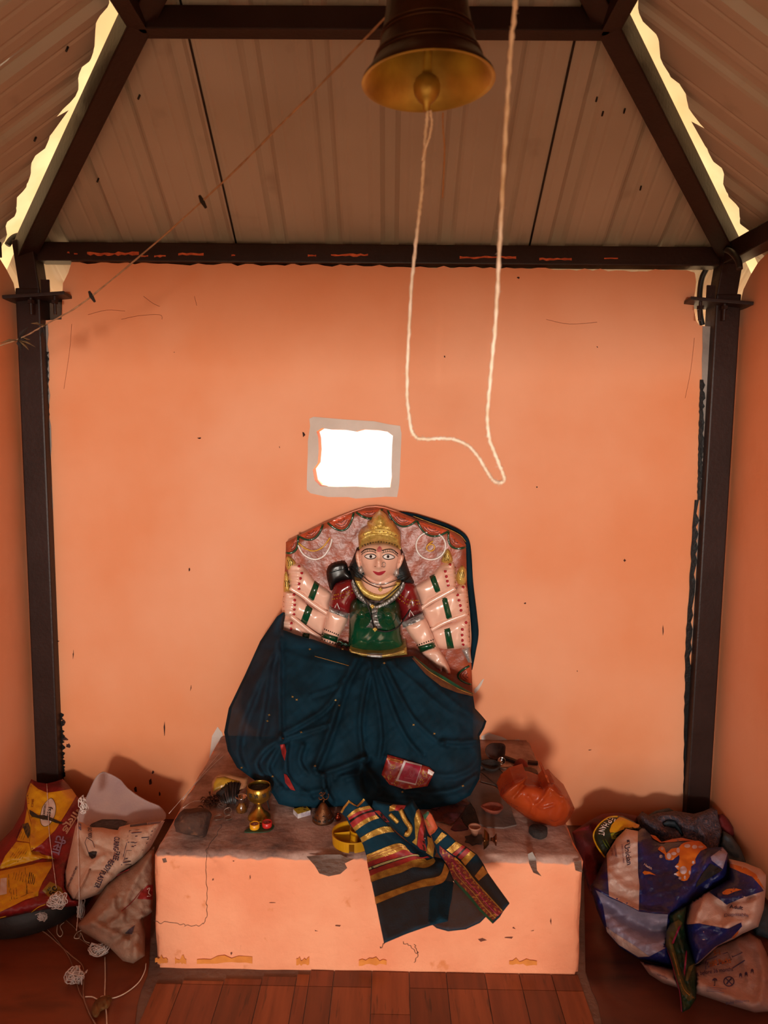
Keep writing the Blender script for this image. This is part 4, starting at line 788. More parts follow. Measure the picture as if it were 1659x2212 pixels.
cd, SCd = puff('card', S4((1105, 703), (1208, 730), (1172, 845), (1057, 820)), lambda x, y: SPk(x, y)-.003, .001, 2, mat('white_card', 'd9d2d4', None, rough=.5), None, back=.002, h=4, label='small white-edged pink card lying on the red packet', cat='card')
decal('pink_panel', S4((1115, 715), (1204, 737), (1170, 837), (1072, 814)), SCd, mat('pink_print', 'b02848', 'a02040', 20, .5), cd, eps=.0012, h=4)
for p in ([(1150, 740), (1135, 770), (1150, 800), (1168, 770), (1150, 740)], [(1150, 750), (1142, 770), (1152, 790), (1160, 770), (1150, 750)], [(1105, 800), (1155, 812)]): line('printed_emblem', S4(*p), SCd, .0007, mat('pale_pink_line', 'd98a98') if 'pale_pink_line' not in MATS else MATS['pale_pink_line'], cd, sm=3, eps=.0016)
# ---------------------------------------------------------------- offerings on the altar
brass = mat('aged_brass', 'c29a40', '7c5a22', 30, .28, metal=.85, bump=.1, bscale=80)
dbrass = mat('dark_bronze', '6e4222', '3e2414', 25, .45, metal=.7, bump=.2, bscale=90)
clay = mat('terracotta', '8a3e28', '6e2e1e', 30, .85, bump=.2, bscale=90)
dclay = mat('sooty_clay', '4a2e26', '33201c', 20, .9, bump=.3, bscale=80)
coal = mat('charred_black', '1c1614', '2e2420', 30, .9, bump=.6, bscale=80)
steelp = mat('polished_steel', 'c8c4c4', None, rough=.12, metal=1)
def A(px, py, z=0): return PZ(px, py, ZT+z)
def onaltar(name, px, py, label, cat, group=None): return thing(name, A(px, py), label, cat, group)
def stone(name, c, r, sc, seed, m, label, cat, n=3):
    import bmesh
    bm = bmesh.new(); bmesh.ops.create_icosphere(bm, subdivisions=n, radius=1); q = np.random.default_rng(seed); D = q.normal(size=(14, 3)); D /= np.linalg.norm(D, axis=1)[:, None]; O = q.uniform(.62, 1.0, 14)
    V = np.array([tuple(v.co) for v in bm.verts]); Fc = [[v.index for v in f.verts] for f in bm.faces]; bm.free()
    R_ = np.ones(len(V))
    for d, o in zip(D, O): dp = V@d; R_ = np.minimum(R_, np.where(dp > o, o/np.maximum(dp, 1e-6), 1))
    V = V*R_[:, None]*(1+.05*sinus(V[:, 0]*10, V[:, 1]*10+V[:, 2]*14, seed, 6))[:, None]*np.array(sc)*r; V[:, 2] -= V[:, 2].min(); V[:, 2] = np.maximum(V[:, 2], .0)
    return mk(name, V+np.array(c), Fc, m, None, label, cat, smooth=True)
stone('rock', A(416, 1806)-np.array([0, 0, .004]), .062, (1, .8, .78), 3, mat('brown_fieldstone', '4e3022', '33201a', 20, .9, bump=1.0, bscale=35, c3='6e4630', s3=26), 'rough brown fieldstone at the corner of the altar beside the plaster sack', 'rock')
# brass incense goblet
def swas(name, c, s, surfm, parent, R):              # hooked-cross emblem of worship, cut through the metal
    u = s/5; cells = [(0, 0), (1, 0), (-1, 0), (0, 1), (0, -1), (2, 0), (-2, 0), (0, 2), (0, -2), (1, 2), (2, 2), (2, -1), (2, -2), (-1, -2), (-2, -2), (-2, 1), (-2, 2)]
    cells = [(0, 0), (1, 0), (2, 0), (-1, 0), (-2, 0), (0, 1), (0, 2), (0, -1), (0, -2), (1, 2), (2, 2), (2, -1), (2, -2), (-1, -2), (-2, -2), (-2, 1), (-2, 2)]
    V, Fc = joinmesh([boxmesh((a*u, 0, b*u), (u*1.02, .0012, u*1.02)) for a, b in cells]); mk(name, V@R.T+c, Fc, surfm, parent, smooth=False)
def ring_marks(par, c, r, z, angs, s, tilt=0):
    for a in angs: R = rotz(a+math.pi/2)@rotx(tilt); swas('cut_emblem', c+np.array([r*math.cos(a), r*math.sin(a), z]), s, coal, par, R)
g = onaltar('incense_goblet', 560, 1766, 'brass goblet incense burner filled with ash standing beside the incense pouch', 'goblet'); c = ORG[g]
lathe('cup', [(.0001, 0), (.0345, 0), (.0345, .004), (.031, .008), (.018, .020), (.009, .032), (.0065, .040), (.0085, .046), (.022, .054), (.033, .064), (.0375, .078), (.038, .090), (.035, .102), (.033, .104), (.032, .100), (.034, .09), (.0335, .08), (.0001, .075)], c, brass, g, 40)
lathe('ash', [(.0001, .096), (.012, .097), (.022, .094), (.0335, .092)], c, mat('incense_ash', '17181a', '33332f', 60, .95, bump=.8, bscale=200), g, 24)
ring_marks(g, c, .0376, .087, [math.radians(x) for x in (-160, -122, -92, -55, -20, 20, 60, 100, 140)], .011)
# steel cup on an amber glass lamp
g = onaltar('oil_lamp', 522, 1752, 'small polished steel cup on an amber glass base behind the goblet', 'lamp'); c = ORG[g]
lathe('glass_base', [(.0001, 0), (.017, 0), (.018, .012), (.010, .024), (.009, .028), (.0001, .028)], c, mat('amber_glass', '7a4a1a', '4a2a10', 60, .1, coat=.5), g, 20)
lathe('cup', [(.0001, .026), (.008, .027), (.014, .034), (.016, .044), (.019, .047), (.018, .049), (.0145, .045), (.012, .036), (.0001, .032)], c, steelp, g, 28)
# incense pouch
pb = lambda x, y: np.minimum(topY(x, np.full(np.shape(x), 1740.)), topY(x, y)-.004)
g = onaltar('incense_pouch', 490, 1735, 'open paper pouch of black incense sticks lying against the teal saree', 'pouch')
puff('back_sheet', T5((140, 520), (170, 260), (240, 150), (330, 105), (520, 110), (760, 170), (880, 185), (860, 330), (800, 410), (500, 560)), lambda x, y: lean(1668, 2.18, 1722, 2.12)(x, y), .01, 6, mat('kraft_paper', 'a06a44', '865434', 20, .6), g, back=.003, h=3)
_, Sq = puff('inner_sheet', T5((190, 460), (200, 300), (260, 190), (400, 170), (620, 240), (720, 265), (540, 330), (350, 390)), lambda x, y: lean(1668, 2.165, 1722, 2.11)(x, y), .006, 5, mat('yellow_printed_paper', 'b98a20', '8a6a1c', 30, .5, c3='d8b89a', s3=40, lo3=.6, hi3=.66), g, back=.002, h=3)
q = np.random.default_rng(4)
for k in range(34):
    t = k/33; a = T5((210+520*t, 480-210*math.sin(t*2.2)+q.uniform(-12, 12)))[0]; b = T5((360+280*t+q.uniform(-25, 25), 660+50*t+q.uniform(-20, 20)))[0]
    tube('incense_stick', [PY(*a, 2.135), PY(*b, 2.085)], .0016, blk if k % 4 else dclay, g, 5)
puff('stick_bundle', T5((200, 490), (350, 390), (540, 330), (720, 280), (740, 360), (640, 700), (520, 690), (380, 600)), lambda x, y: lean(1690, 2.15, 1736, 2.10)(x, y), .012, 8, coal, g, back=.004, h=4)
# dried flowers: nobody could count the curled petals
parts = []
for k in range(90):
    b = A(440+q.uniform(0, 62)*.9, 1726+q.uniform(0, 22)+(k % 3)); a = q.uniform(0, 6.3); l = q.uniform(.012, .026); z = q.uniform(.001, .014)
    p = [b+np.array([math.cos(a)*l*t, math.sin(a)*l*t, z+.010*math.sin(3*t)]) for t in np.linspace(0, 1, 5)]; parts.append(tubemesh(p, [.0005, .0028, .0034, .0026, .0005], 5, flat=.35))
V, Fc = joinmesh(parts); mk('dried_flowers', V, Fc, mat('withered_petals', '3c241c', '5a3a2c', 60, .85), None, 'heap of withered flower petals in front of the incense pouch', 'petals', kind='stuff')
mring = mat('tarnished_wire', '8a7466', '5e4c42', 40, .4, metal=.7)
for i, (x, y, rx, lab) in enumerate(((290, 1000, .0115, 'bent metal ring lying flat beside the fieldstone'), (480, 905, .009, 'small metal ring leaning on the crossed wire near the goblet foot'), (490, 1010, .0085, 'twisted metal ring lying nearest the goblet foot'))):
    c = A(*T5((x, y))[0])+np.array([0, 0, .003]); tl = (0.1, .9, .35)[i]
    p = [c+rotx(tl)@np.array([rx*1.25*math.cos(t), rx*math.sin(t)*(1+.2*math.sin(2*t)), 0])+np.array([0, 0, rx*math.sin(tl)]) for t in np.linspace(0, 6.283, 25)[:-1]]
    tube('metal_ring', p, .0016, mring, None, 6, closed=True, label=lab, cat='ring', group='wire rings on the altar')
# leaf-shaped kumkum holder
g = onaltar('kumkum_holder', 560, 1793, 'green leaf-shaped holder with a yellow and a red powder cup', 'holder')
lf = T5((810, 1275), (880, 1215), (1000, 1170), (1150, 1130), (1300, 1110), (1390, 1140), (1400, 1180), (1330, 1250), (1200, 1280), (1000, 1285))
P = spline(gp(*lf, z=ZT), 3, True); Pt, Ft, _ = tri(P, .012); V = np.column_stack([Pt, np.full(len(Pt), ZT+.003)])
if np.cross(V[Ft[0][1]]-V[Ft[0][0]], V[Ft[0][2]]-V[Ft[0][0]])[2] < 0: Ft = [f[::-1] for f in Ft]
B = V.copy(); B[:, 2] = ZT-.001; be = bedges(Ft); mk('leaf_base', np.vstack([V, B]), Ft+[[b, a, len(V)+a, len(V)+b] for a, b in be], mat('green_plastic', '23402a', None, rough=.4), g, smooth=False)
cup = [(.0001, .001), (.0135, .001), (.0145, .003), (.0145, .016), (.0125, .0165), (.0115, .014), (.0001, .013)]
for (x, y), m_, m2, nm in (((1015, 1215), ('yellow_plastic', 'd8981a'), ('kumkum_brown', '7a3a2a'), 'yellow_cup'), ((1262, 1180), ('red_plastic', 'b82420'), ('kumkum_red', '8e2a2a'), 'red_cup')):
    c = A(*T5((x, y))[0])+np.array([0, 0, .003]); o = lathe(nm, cup, c, mat(m_[0], m_[1], None, rough=.35), g, 28); ORG[o] = ORG[g]
    lathe('powder', [(.0001, .0155), (.006, .015), (.0117, .0142)], c, mat(m2[0], m2[1], 'b08070', 50, .95, bump=.5, bscale=200), g, 20)
# matchbox
a_, b_, c_ = [A(*T6(q_)[0]) for q_ in ((240, 1150), (360, 1235), (590, 1165))]; ax = unit(c_-b_); wv = unit(a_-b_-ax*np.dot(a_-b_, ax)); ln = np.linalg.norm(c_-b_); wd_ = .034
c = b_+ax*ln/2+wv*wd_/2; R = np.stack([ax, wv, np.array([0, 0, 1.])], 1)
if np.linalg.det(R) < 0: R[:, 1] *= -1
g = thing('matchbox', c, 'small yellow-topped white matchbox beside the pierced incense cone', 'matchbox')
V, Fc = boxmesh(c+np.array([0, 0, .0075]), (ln, wd_, .015), R, .0008); mk('box', V, Fc, mat('white_card_print', 'c8c2c0', '9a8a98', 60, .6), g, smooth=False)
V, Fc = boxmesh(c+np.array([0, 0, .0152]), (ln*.98, wd_*.96, .0008), R); mk('label_print', V, Fc, mat('matchbox_label', 'b89a1c', '3a2a18', 45, .5, lo=.52, hi=.56), g, smooth=False)
# pierced incense cone with an om finial
g = onaltar('incense_cone_cover', 698, 1771, 'pierced bronze cone incense cover topped with an om and crescent finial', 'incense burner'); c = ORG[g]
cp = [(.0001, 0), (.033, 0), (.0335, .004), (.031, .010), (.0285, .018), (.018, .036), (.011, .048), (.006, .054), (.0001, .056)]; lathe('cone', cp, c, dbrass, g, 32)
rr = lambda z: np.interp(z, [q_[1] for q_ in cp[2:]], [q_[0] for q_ in cp[2:]])
ring_marks(g, c, rr(.010)+.0003, .010, [math.radians(x) for x in (-130, -105, -78, -50, -20, -160)], .009, .25)
for k in range(8):
    a = math.radians(-90+45*k+8); z = .024; r_ = rr(z); V, Fc = boxmesh((0, 0, 0), (.005, .0012, .005), roty(.785)); mk('pierced_hole', V@(rotz(a+math.pi/2)@rotx(.55)).T+c+np.array([r_*math.cos(a), r_*math.sin(a), z]), Fc, coal, g, smooth=False)
fz = lambda pts: PY(*np.array(spline(T6(*pts), 5)).T, np.full(len(spline(T6(*pts), 5)), c[1]-.0))
for pts, r_ in (([(745, 790), (775, 760), (800, 780), (785, 810), (760, 815), (800, 825), (805, 865), (770, 890), (740, 870), (745, 845)], .0018), ([(800, 820), (830, 790), (855, 760)], .0016), ([(805, 850), (830, 870), (830, 905)], .0018), ([(835, 890), (870, 885), (905, 850), (912, 800), (900, 790)], .0015), ([(820, 770), (835, 765)], .002), ([(820, 900), (825, 930)], .003)): tube('om_finial', fz(pts), r_, dbrass, g, 6)
lathe('copper_pot', [(.0001, 0), (.007, .001), (.0105, .008), (.009, .014), (.006, .017), (.0085, .020), (.0075, .020), (.0001, .016)], A(730, 1772), mat('copper', 'b0563c', '8a3c2c', 20, .2, metal=.9), None, 20, label='tiny copper pot between the incense cone and the yellow tray', cat='pot')
# round yellow compartment tray
g = onaltar('compartment_tray', 762, 1818, 'round yellow plastic tray with walled compartments under the striped saree end', 'tray'); c = ORG[g]; ypl = mat('yellow_tray_plastic', 'c8900e', 'a8760e', 12, .35, bump=.05)
rt_ = .060; V, Fc = lathemesh([(.0001, .002), (rt_-.006, .002), (rt_-.004, .030), (rt_, .031), (rt_, .027), (rt_-.002, 0), (.0001, 0)], 48, c)
no_ = 48; keep = []
for f in Fc:
    m_ = V[f].mean(0)-c; a = math.degrees(math.atan2(m_[1], m_[0]))
    if not (-97 < a < -86 and m_[0]**2+m_[1]**2 > .051**2 and m_[2] < .026): keep.append(f)
mk('tray_body', V, keep, ypl, g, smooth=False)
arc_ = [c+np.array([.020+.030*math.cos(t), .022+.030*math.sin(t), .016]) for t in np.linspace(math.radians(140), math.radians(330), 14)]
def vane(pts, name='divider'):
    pts = np.array(pts); n = len(pts); V = np.vstack([pts+np.array([0, 0, -.014]), pts+np.array([0, 0, .012])]); F1 = [[i, i+1, n+i+1, n+i] for i in range(n-1)]
    off = np.array([.0008, .0016, 0]); W = np.vstack([V, V+off]); F2 = F1+[[2*n+a for a in f[::-1]] for f in F1]+[[n+i, n+i+1, 3*n+i+1, 3*n+i] for i in range(n-1)]; mk(name, W, F2, ypl, g, smooth=False)
vane(arc_); vane([c+np.array([-.054, -.006, .016]), c+np.array([-.010, .004, .016])]); vane([c+np.array([.012, -.010, .016]), c+np.array([.014, -.052, .016])]); vane([c+np.array([-.004, .040, .016]), c+np.array([-.012, .052, .016])])
# clay lamps and shells on the other side
def diya(name, px, py, r, hgt, ang_, m, label, tilt=0, cat='lamp', gr='clay lamps on the altar'):
    c = A(px, py); a0 = math.radians(ang_)
    rad = lambda a: 1+.34*math.exp(-((math.atan2(math.sin(a-a0), math.cos(a-a0)))/.42)**2)
    return lathe(name, [(.0001, 0), (r*.55, 0), (r*.82, hgt*.45), (r, hgt*.92), (r*.97, hgt), (r*.80, hgt*.96), (r*.62, hgt*.55), (.0001, hgt*.35)], c+np.array([0, 0, .55*r*math.sin(abs(tilt))+.0005]), m, None, 40, R=rotx(tilt), rad=rad, label=label, cat=cat, group=gr)
diya('clay_lamp', 1066, 1755, .030, .020, 180, clay, 'reddish clay lamp with a pinched spout beside the orange plastic bag')
diya('clay_lamp', 1068, 1638, .036, .026, 40, dclay, 'large sooty clay lamp tipped up beside the saree', .55)
diya('clay_lamp', 1060, 1662, .034, .018, 160, coal, 'blackened clay lamp in front of the tipped sooty one', .1)
lathe('clay_dome', [(.027, 0), (.026, .010), (.020, .026), (.010, .036), (.0001, .038)], A(1125, 1662), mat('red_clay', '8e3226', '762a20', 20, .7, bump=.1), None, 28, label='small upturned red clay bowl beside the wooden strip', cat='bowl')
g = onaltar('metal_dish', 1092, 1657, 'little round metal dish with a copper rim beside the red clay bowl', 'dish'); c = ORG[g]
lathe('plate', [(.0001, 0), (.020, .0), (.025, .005), (.024, .007), (.019, .003), (.0001, .002)], c, mat('pale_metal', 'a88a78', '6a4a3c', 40, .3, metal=.6), g, 28)
lathe('mirror_cup', [(.0001, .006), (.010, .008), (.0125, .016), (.014, .016), (.0135, .010), (.009, .002), (.0001, .0)], c+np.array([-.014, .012, .010]), steelp, g, 24, R=rotx(.7))
for pts, lab in (([(1062, 1630), (1118, 1650), (1120, 1640), (1100, 1632)], 'flat strip of dark wood beside the tipped clay lamp'), ([(1140, 1650), (1162, 1652), (1160, 1662), (1142, 1660)], 'short burnt wood chip behind the orange plastic bag')):
    a_, b_ = A(*pts[0]), A(*pts[1]); V, Fc = beammesh(a_+np.array([0, 0, .006]), b_+np.array([0, 0, .006]), .016, .010, bev=.002); mk('wood_strip', V, Fc, mat('dark_wood', '4a2a1c', '34201a', 20, .8, stretch=(6, 1, 1)) if 'dark_wood' not in MATS else MATS['dark_wood'], None, lab, 'wood', smooth=False)
puff('dry_leaf_cup', T7((730, 580), (800, 545), (960, 550), (1045, 590), (1000, 640), (990, 740), (860, 740), (840, 690), (720, 640)), lambda x, y: topY(x, np.full(np.shape(x), 1697.))-.004, .02, 10, mat('dry_brown_leaf', '5a3018', '3e2414', 14, .7, bump=.4), None, back=.03, h=4, label='dry brown leaf cup behind the orange plastic bag', cat='leaf')
lathe('charred_disc', [(.0001, .022), (.018, .022), (.026, .019), (.027, .004), (.024, 0), (.0001, 0)], A(1163, 1803), coal, None, 32, rad=lambda a: 1+.05*math.sin(3*a)+.03*math.sin(7*a), label='charred black incense disc in front of the orange plastic bag', cat='disc')
for a_, b_, lab in (((245, 575), (545, 830), 'long black incense stick lying towards the orange bag'), ((480, 520), (600, 640), 'short burnt incense stick beside the blackened clay lamp')): tube('incense_stick', [A(*T7(a_)[0])+np.array([0, 0, .003]), A(*T7(b_)[0])+np.array([0, 0, .003])], .0022, coal, None, 6, label=lab, cat='stick')
tube('incense_stick', [A(*T5((1310, 845))[0])+np.array([0, 0, .002]), A(*T5((1310, 845))[0])+np.array([-.010, .012, .030])], .0022, coal, None, 6, label='stub of black incense stick standing behind the goblet', cat='stick')
# cement patch and plates on the altar top
def flat(name, pts, z, m, parent=None, th=.003, h=.02, amp=.0, **k):
    P = np.array(gp(*pts, z=ZT)); Pt, Ft, _ = tri(P, h); V = np.column_stack([Pt, np.full(len(Pt), ZT+z+th)+amp*sinus(Pt[:, 0]*100, Pt[:, 1]*100, 3, 5)]); n = sum((np.cross(V[f[1]]-V[f[0]], V[f[2]]-V[f[0]]) for f in Ft), np.zeros(3))
    if n[2] < 0: Ft = [f[::-1] for f in Ft]
    B = V.copy(); B[:, 2] = ZT+z-.002; be = bedges(Ft); return mk(name, np.vstack([V, B]), Ft+[[b, a, len(V)+a, len(V)+b] for a, b in be], m, parent, smooth=False, **k)
stile = mat('grey_stone_tile', '6e5a52', '584842', 12, .8, bump=.2)
flat('stone_patch', T7((40, 900), (230, 720), (380, 760), (520, 830), (560, 960), (660, 1060), (700, 1200), (740, 1300), (560, 1340), (330, 1330), (230, 1290), (160, 1080)), .0, stile, alt, .004, .03)
flat('stone_patch', T7((240, 560), (480, 500), (610, 640), (720, 720), (600, 790), (440, 750), (250, 700)), .0, mat('brown_stone_tile', '5e4438', '4a342c', 14, .8, bump=.3), alt, .004, .03)
# paper packets tucked under the saree
clearp = mat('printed_plastic_packet', '6e3a28', '43302c', 22, .25, coat=.3, c3='8a5a68', s3=18, lo3=.55, hi3=.7)
for pts, z, m, lab in ((X6((0, 500), (300, 400), (560, 340), (740, 355), (825, 410), (690, 640), (580, 790), (450, 880), (300, 820), (100, 800)), .005, clearp, 'glossy brown printed packet half under the saree'), (X6((690, 700), (820, 440), (900, 400), (1000, 640), (1100, 850), (960, 900), (840, 930), (760, 860)), .002, coal, 'black packet of incense powder beside the brown printed packet'), (X6((450, 960), (580, 800), (660, 720), (760, 850), (840, 960), (680, 990), (540, 1000)), .001, mat('wine_paper', '5e2230', '3e2024', 30, .6), 'wine red paper sachet in front of the black packet')):
    flat('packet', pts, z, m, None, .003, .012, .002, label=lab, cat='packet', group='packets under the saree')
# small cup, scorched paper and toppled brass lamp
c = A(*X6((985, 1085))[0]); lathe('clay_cup', [(.0001, 0), (.008, 0), (.011, .010), (.016, .022), (.0185, .024), (.0185, .027), (.0155, .027), (.012, .018), (.0001, .010)], c+np.array([0, 0, .001]), mat('pinkish_clay', 'b07a60', '8e5a46', 30, .6, bump=.1), None, 28, label='little pale clay cup standing on the scorched foil', cat='cup')
sp_ = [(990+(205 if k % 2 else 260)*math.cos(k*.45)*.95, 1180+(105 if k % 2 else 140)*math.sin(k*.45)) for k in range(14)]; flat('scorched_foil', X6(*sp_), .0, mat('scorched_foil_paper', '3a2a26', '241c1a', 30, .7, bump=.4), None, .002, .012, label='scorched dark foil under the little clay cup', cat='foil')
c = A(*X6((1240, 1340))[0]); g = thing('brass_lamp', c, 'toppled five-wick brass lamp lying beside the little clay cup', 'lamp')
Rl = rotz(-.15)@roty(math.pi/2)
lathe('wick_bowl', [(.0001, 0), (.012, .002), (.020, .010), (.024, .016), (.022, .016), (.016, .010), (.0001, .006)], c+np.array([.010, 0, .023]), mat('dark_aged_brass', '6a4420', '3a2412', 30, .3, metal=.85), g, 40, R=rotz(-.15)@roty(-math.pi/2), rad=lambda a: 1+.22*max(0, math.cos(5*a))**4)
lathe('foot', [(.0001, 0), (.016, 0), (.016, .003), (.010, .006), (.005, .012), (.0045, .018), (.0001, .018)], c+np.array([.030, 0, .0215]), mat('copper_brass', '8e5434', '64321e', 30, .25, metal=.85), g, 28, R=rotz(-.15)@roty(-math.pi/2))
# orange plastic bag
g = onaltar('plastic_bag', 1160, 1775, 'knotted translucent orange plastic bag of offerings on the altar corner', 'bag')
film = mat('orange_plastic_film', 'c85a28', 'b04a20', 9, .22, trans=.35, alpha=.55, bump=.5, bscale=35, coat=.2)
cont = mat('orange_powder', 'c24c1c', 'a83e1a', 9, .55, bump=.3)
bY = lambda x, y: np.minimum(topY(x, np.full(np.shape(x), 1776.))-.01, topY(x, y)-.004)
puff('contents', T7((720, 900), (780, 800), (900, 740), (1080, 760), (1180, 830), (1350, 880), (1430, 1000), (1440, 1160), (1360, 1270), (1240, 1300), (1000, 1220), (860, 1120), (740, 1010)), bY, .055, 22, cont, g, back=.07, h=4, sm=3, hf=lambda x, y, d: .006*sinus(x, y, 4, 12)*np.clip(d/8, 0, 1))
puff('film', T7((520, 900), (580, 780), (700, 680), (890, 625), (850, 720), (980, 735), (1110, 780), (1170, 720), (1130, 600), (1160, 600), (1210, 720), (1260, 700), (1360, 810), (1480, 920), (1540, 1060), (1480, 1190), (1400, 1290), (1270, 1315), (1000, 1250), (860, 1180), (700, 1060), (610, 990)), lambda x, y: bY(x, y)-.012, .055, 26, film, g, back=.085, h=3.2,
     hf=creases([(T7((900, 900), (960, 1000), (940, 1120)), .010, 4), (T7((1180, 780), (1120, 900), (1040, 1000)), .012, 4), (T7((1000, 1010), (1100, 1060), (1250, 1020)), .008, 3), (T7((560, 880), (700, 760), (850, 660)), .012, 6), (T7((700, 900), (820, 760)), -.012, 4), (T7((1200, 760), (1320, 880), (1440, 900)), .010, 4), (T7((1010, 980), (980, 1150)), .008, 3), (T7((1380, 900), (1460, 1050), (1420, 1220)), .010, 4)]))
# ---------------------------------------------------------------- sacks and old clothes on the floor
def FY(px, py): return float(PZ(px, py, 0.004)[1])
from mathutils.bvhtree import BVHTree
RIGID = []; SK = {}
def solid(o):
    vs = []; ps = []; todo = [o]
    while todo:
        q_ = todo.pop(); todo += list(q_.children)
        if q_.type == 'MESH':
            s_ = len(vs); vs += [Vector(tuple(np.array(v.co)+ORG[q_])) for v in q_.data.vertices]; ps += [[s_+i for i in p.vertices] for p in q_.data.polygons]
    RIGID.append(BVHTree.FromPolygons(vs, ps))
def room(x, y):
    """how deep a soft thing may reach behind a pixel: floor, walls, posts and tub stop it"""
    x = np.asarray(x, float).ravel(); y = np.asarray(y, float).ravel(); w = ray(x, y); s_ = w[:, 0]/w[:, 1]
    m_ = np.minimum(PZ(x, y, .005)[:, 1], YB-.003); m_ = np.where(m_ <= 0, YB-.003, m_)
    m_ = np.minimum(m_, np.where(s_ > 0, (XR-.003)/np.maximum(s_, 1e-6), (XL+.003)/np.minimum(s_, -1e-6)))
    for i in range(len(x)):
        d_ = Vector(w[i])
        for t_ in RIGID:
            h_ = t_.ray_cast(Vector((0, 0, H)), d_)
            if h_[0] is not None: m_[i] = min(m_[i], h_[0].y-.001)
    return m_
def outside(L, x, y): Q = np.stack([x, y], 1); i_ = inside(Q, L); return i_, np.where(i_, dist(Q, L), 0)
def sack(name, poly, Y, bulge, w, m, label, cat='sack', folds=(), wr=.006, seed=1, back=.08, h=5, group=None, sm=0, wl_=24):
    """soft filled thing: front and back meet along the outline like a cushion"""
    t = np.array(poly); c = PY(t[:, 0].mean(), t[:, 1].max(), fn(Y)(t[:, 0].mean(), t[:, 1].max())); c[2] = max(c[2], 0)
    g = thing(name, c, label, cat, group); hf = creases(list(folds), lambda x, y: wr*sinus(x, y, seed, wl_)+wr*.5*sinus(x, y, seed+7, wl_*.4))
    P, Fc, loops = tri(spline(t, sm, True) if sm else t, h); L = loops[0]; Yf = fn(Y); back = min(back, .06)
    def front(x, y):
        x = np.asarray(x, float); sh = x.shape; x = x.ravel(); y = np.asarray(y, float).ravel(); i_, d = outside(L, x, y)
        return np.minimum(Yf(x, y)-bulge*prof(d, w)-hf(x, y, d), room(x, y)-.004).reshape(sh)
    def rear(x, y): i_, d = outside(L, x, y); return np.minimum(Yf(x, y)+back*prof(d, w), room(x, y))
    A_ = front(P[:, 0], P[:, 1]); B_ = np.maximum(rear(P[:, 0], P[:, 1]), A_+.001); be = {i for e in bedges(Fc) for i in e}; N_ = len(P)
    V = PY(P[:, 0], P[:, 1], A_); n = sum((np.cross(V[f[1]]-V[f[0]], V[f[2]]-V[f[0]]) for f in Fc), np.zeros(3))
    if n[1] > 0: Fc = [f[::-1] for f in Fc]
    inn = [i for i in range(N_) if i not in be]; mp = {i: N_+k for k, i in enumerate(inn)}; mp.update({i: i for i in be})
    mk('body', np.vstack([V, PY(P[inn, 0], P[inn, 1], B_[inn])]), Fc+[[mp[i] for i in f[::-1]] for f in Fc if not all(i in be for i in f)], m, g)
    SK[name] = dict(g=g, occ=[(L, rear)]); return g, front
def settle(order):
    """what lies behind another soft thing gives way to it"""
    done = []
    def ymin(x, y):
        r_ = np.full(len(x), -9.)
        for L, bk in done:
            i_ = inside(np.stack([x, y], 1), L)
            if i_.any(): r_[i_] = np.maximum(r_[i_], bk(x[i_], y[i_])+.0015)
        return r_
    for n_ in order:
        todo = [SK[n_]['g']]
        while todo:
            o = todo.pop(); todo += list(o.children)
            if o.type != 'MESH' or not done: continue
            W = np.array([tuple(v.co) for v in o.data.vertices])+ORG[o]; c_ = (W-np.array([0, 0, H]))@AM.T; x = CX+F*c_[:, 0]/-c_[:, 2]; y = CY-F*c_[:, 1]/-c_[:, 2]
            mn = ymin(x, y); nb = .004 if o.name.split('.')[0] in ('body', 'front_panel', 'back_panel') else 0; hit = mn+nb > W[:, 1]
            if hit.any():
                W[hit] = PY(x[hit], y[hit], (mn+nb)[hit]); o.data.vertices.foreach_set('co', (W-ORG[o]).ravel()); o.data.update()
        prev = list(done)
        def wrap(bk, prev=prev):
            def f(x, y):
                r_ = bk(x, y)
                for L, b2 in prev:
                    i_ = inside(np.stack([x, y], 1), L)
                    if i_.any(): r_[i_] = np.maximum(r_[i_], b2(x[i_], y[i_])+.006)
                return r_
            return f
        done += [(L, wrap(bk)) for L, bk in SK[n_]['occ']]
for o in (pl, pr): solid(o)
rexw = mat('red_woven_sack', '8e1a1a', '6e1214', 14, .5, bump=.2, bscale=160, c3='3a0c0e', s3=5, lo3=.6, hi3=.8)
yelw = mat('yellow_woven_sack', 'd9a012', 'c4880e', 10, .45, bump=.2, bscale=160, c3='8a5a10', s3=9, lo3=.6, hi3=.8)
ink = mat('black_ink', '2a1c12', None, rough=.7)
def fine(g, Sx, a, b, n, gap, r=.0009, m=ink, dash=True, seed=0):
    """lines of small print too fine to read"""
    q = np.random.default_rng(seed); a = np.array(a, float); b = np.array(b, float); nrm = np.array([-(b-a)[1], (b-a)[0]])/np.linalg.norm(b-a)
    for k in range(n):
        t0 = 0; o = nrm*gap*k; L_ = q.uniform(.6, 1)
        line('small_print', [a+o, a+o+(b-a)*L_*.5, a+o+(b-a)*L_], Sx, r, m, g, sm=3, eps=.001, sides=4)
# black rubber tub the sack rests on
tub = lathe('rubber_tub', [(.0001, 0), (.17, 0), (.185, .012), (.18, .05), (.165, .085), (.15, .09), (.0001, .088)], (PZ(35, 2000, 0)[0], FY(60, 2030)+.17, .004), mat('black_rubber', '1c1918', '2c2826', 12, .5, bump=.2, bscale=40), None, 48, rad=lambda a: 1+.04*math.sin(2*a), label='upturned black rubber tub under the rice sack', cat='tub')
solid(tub)
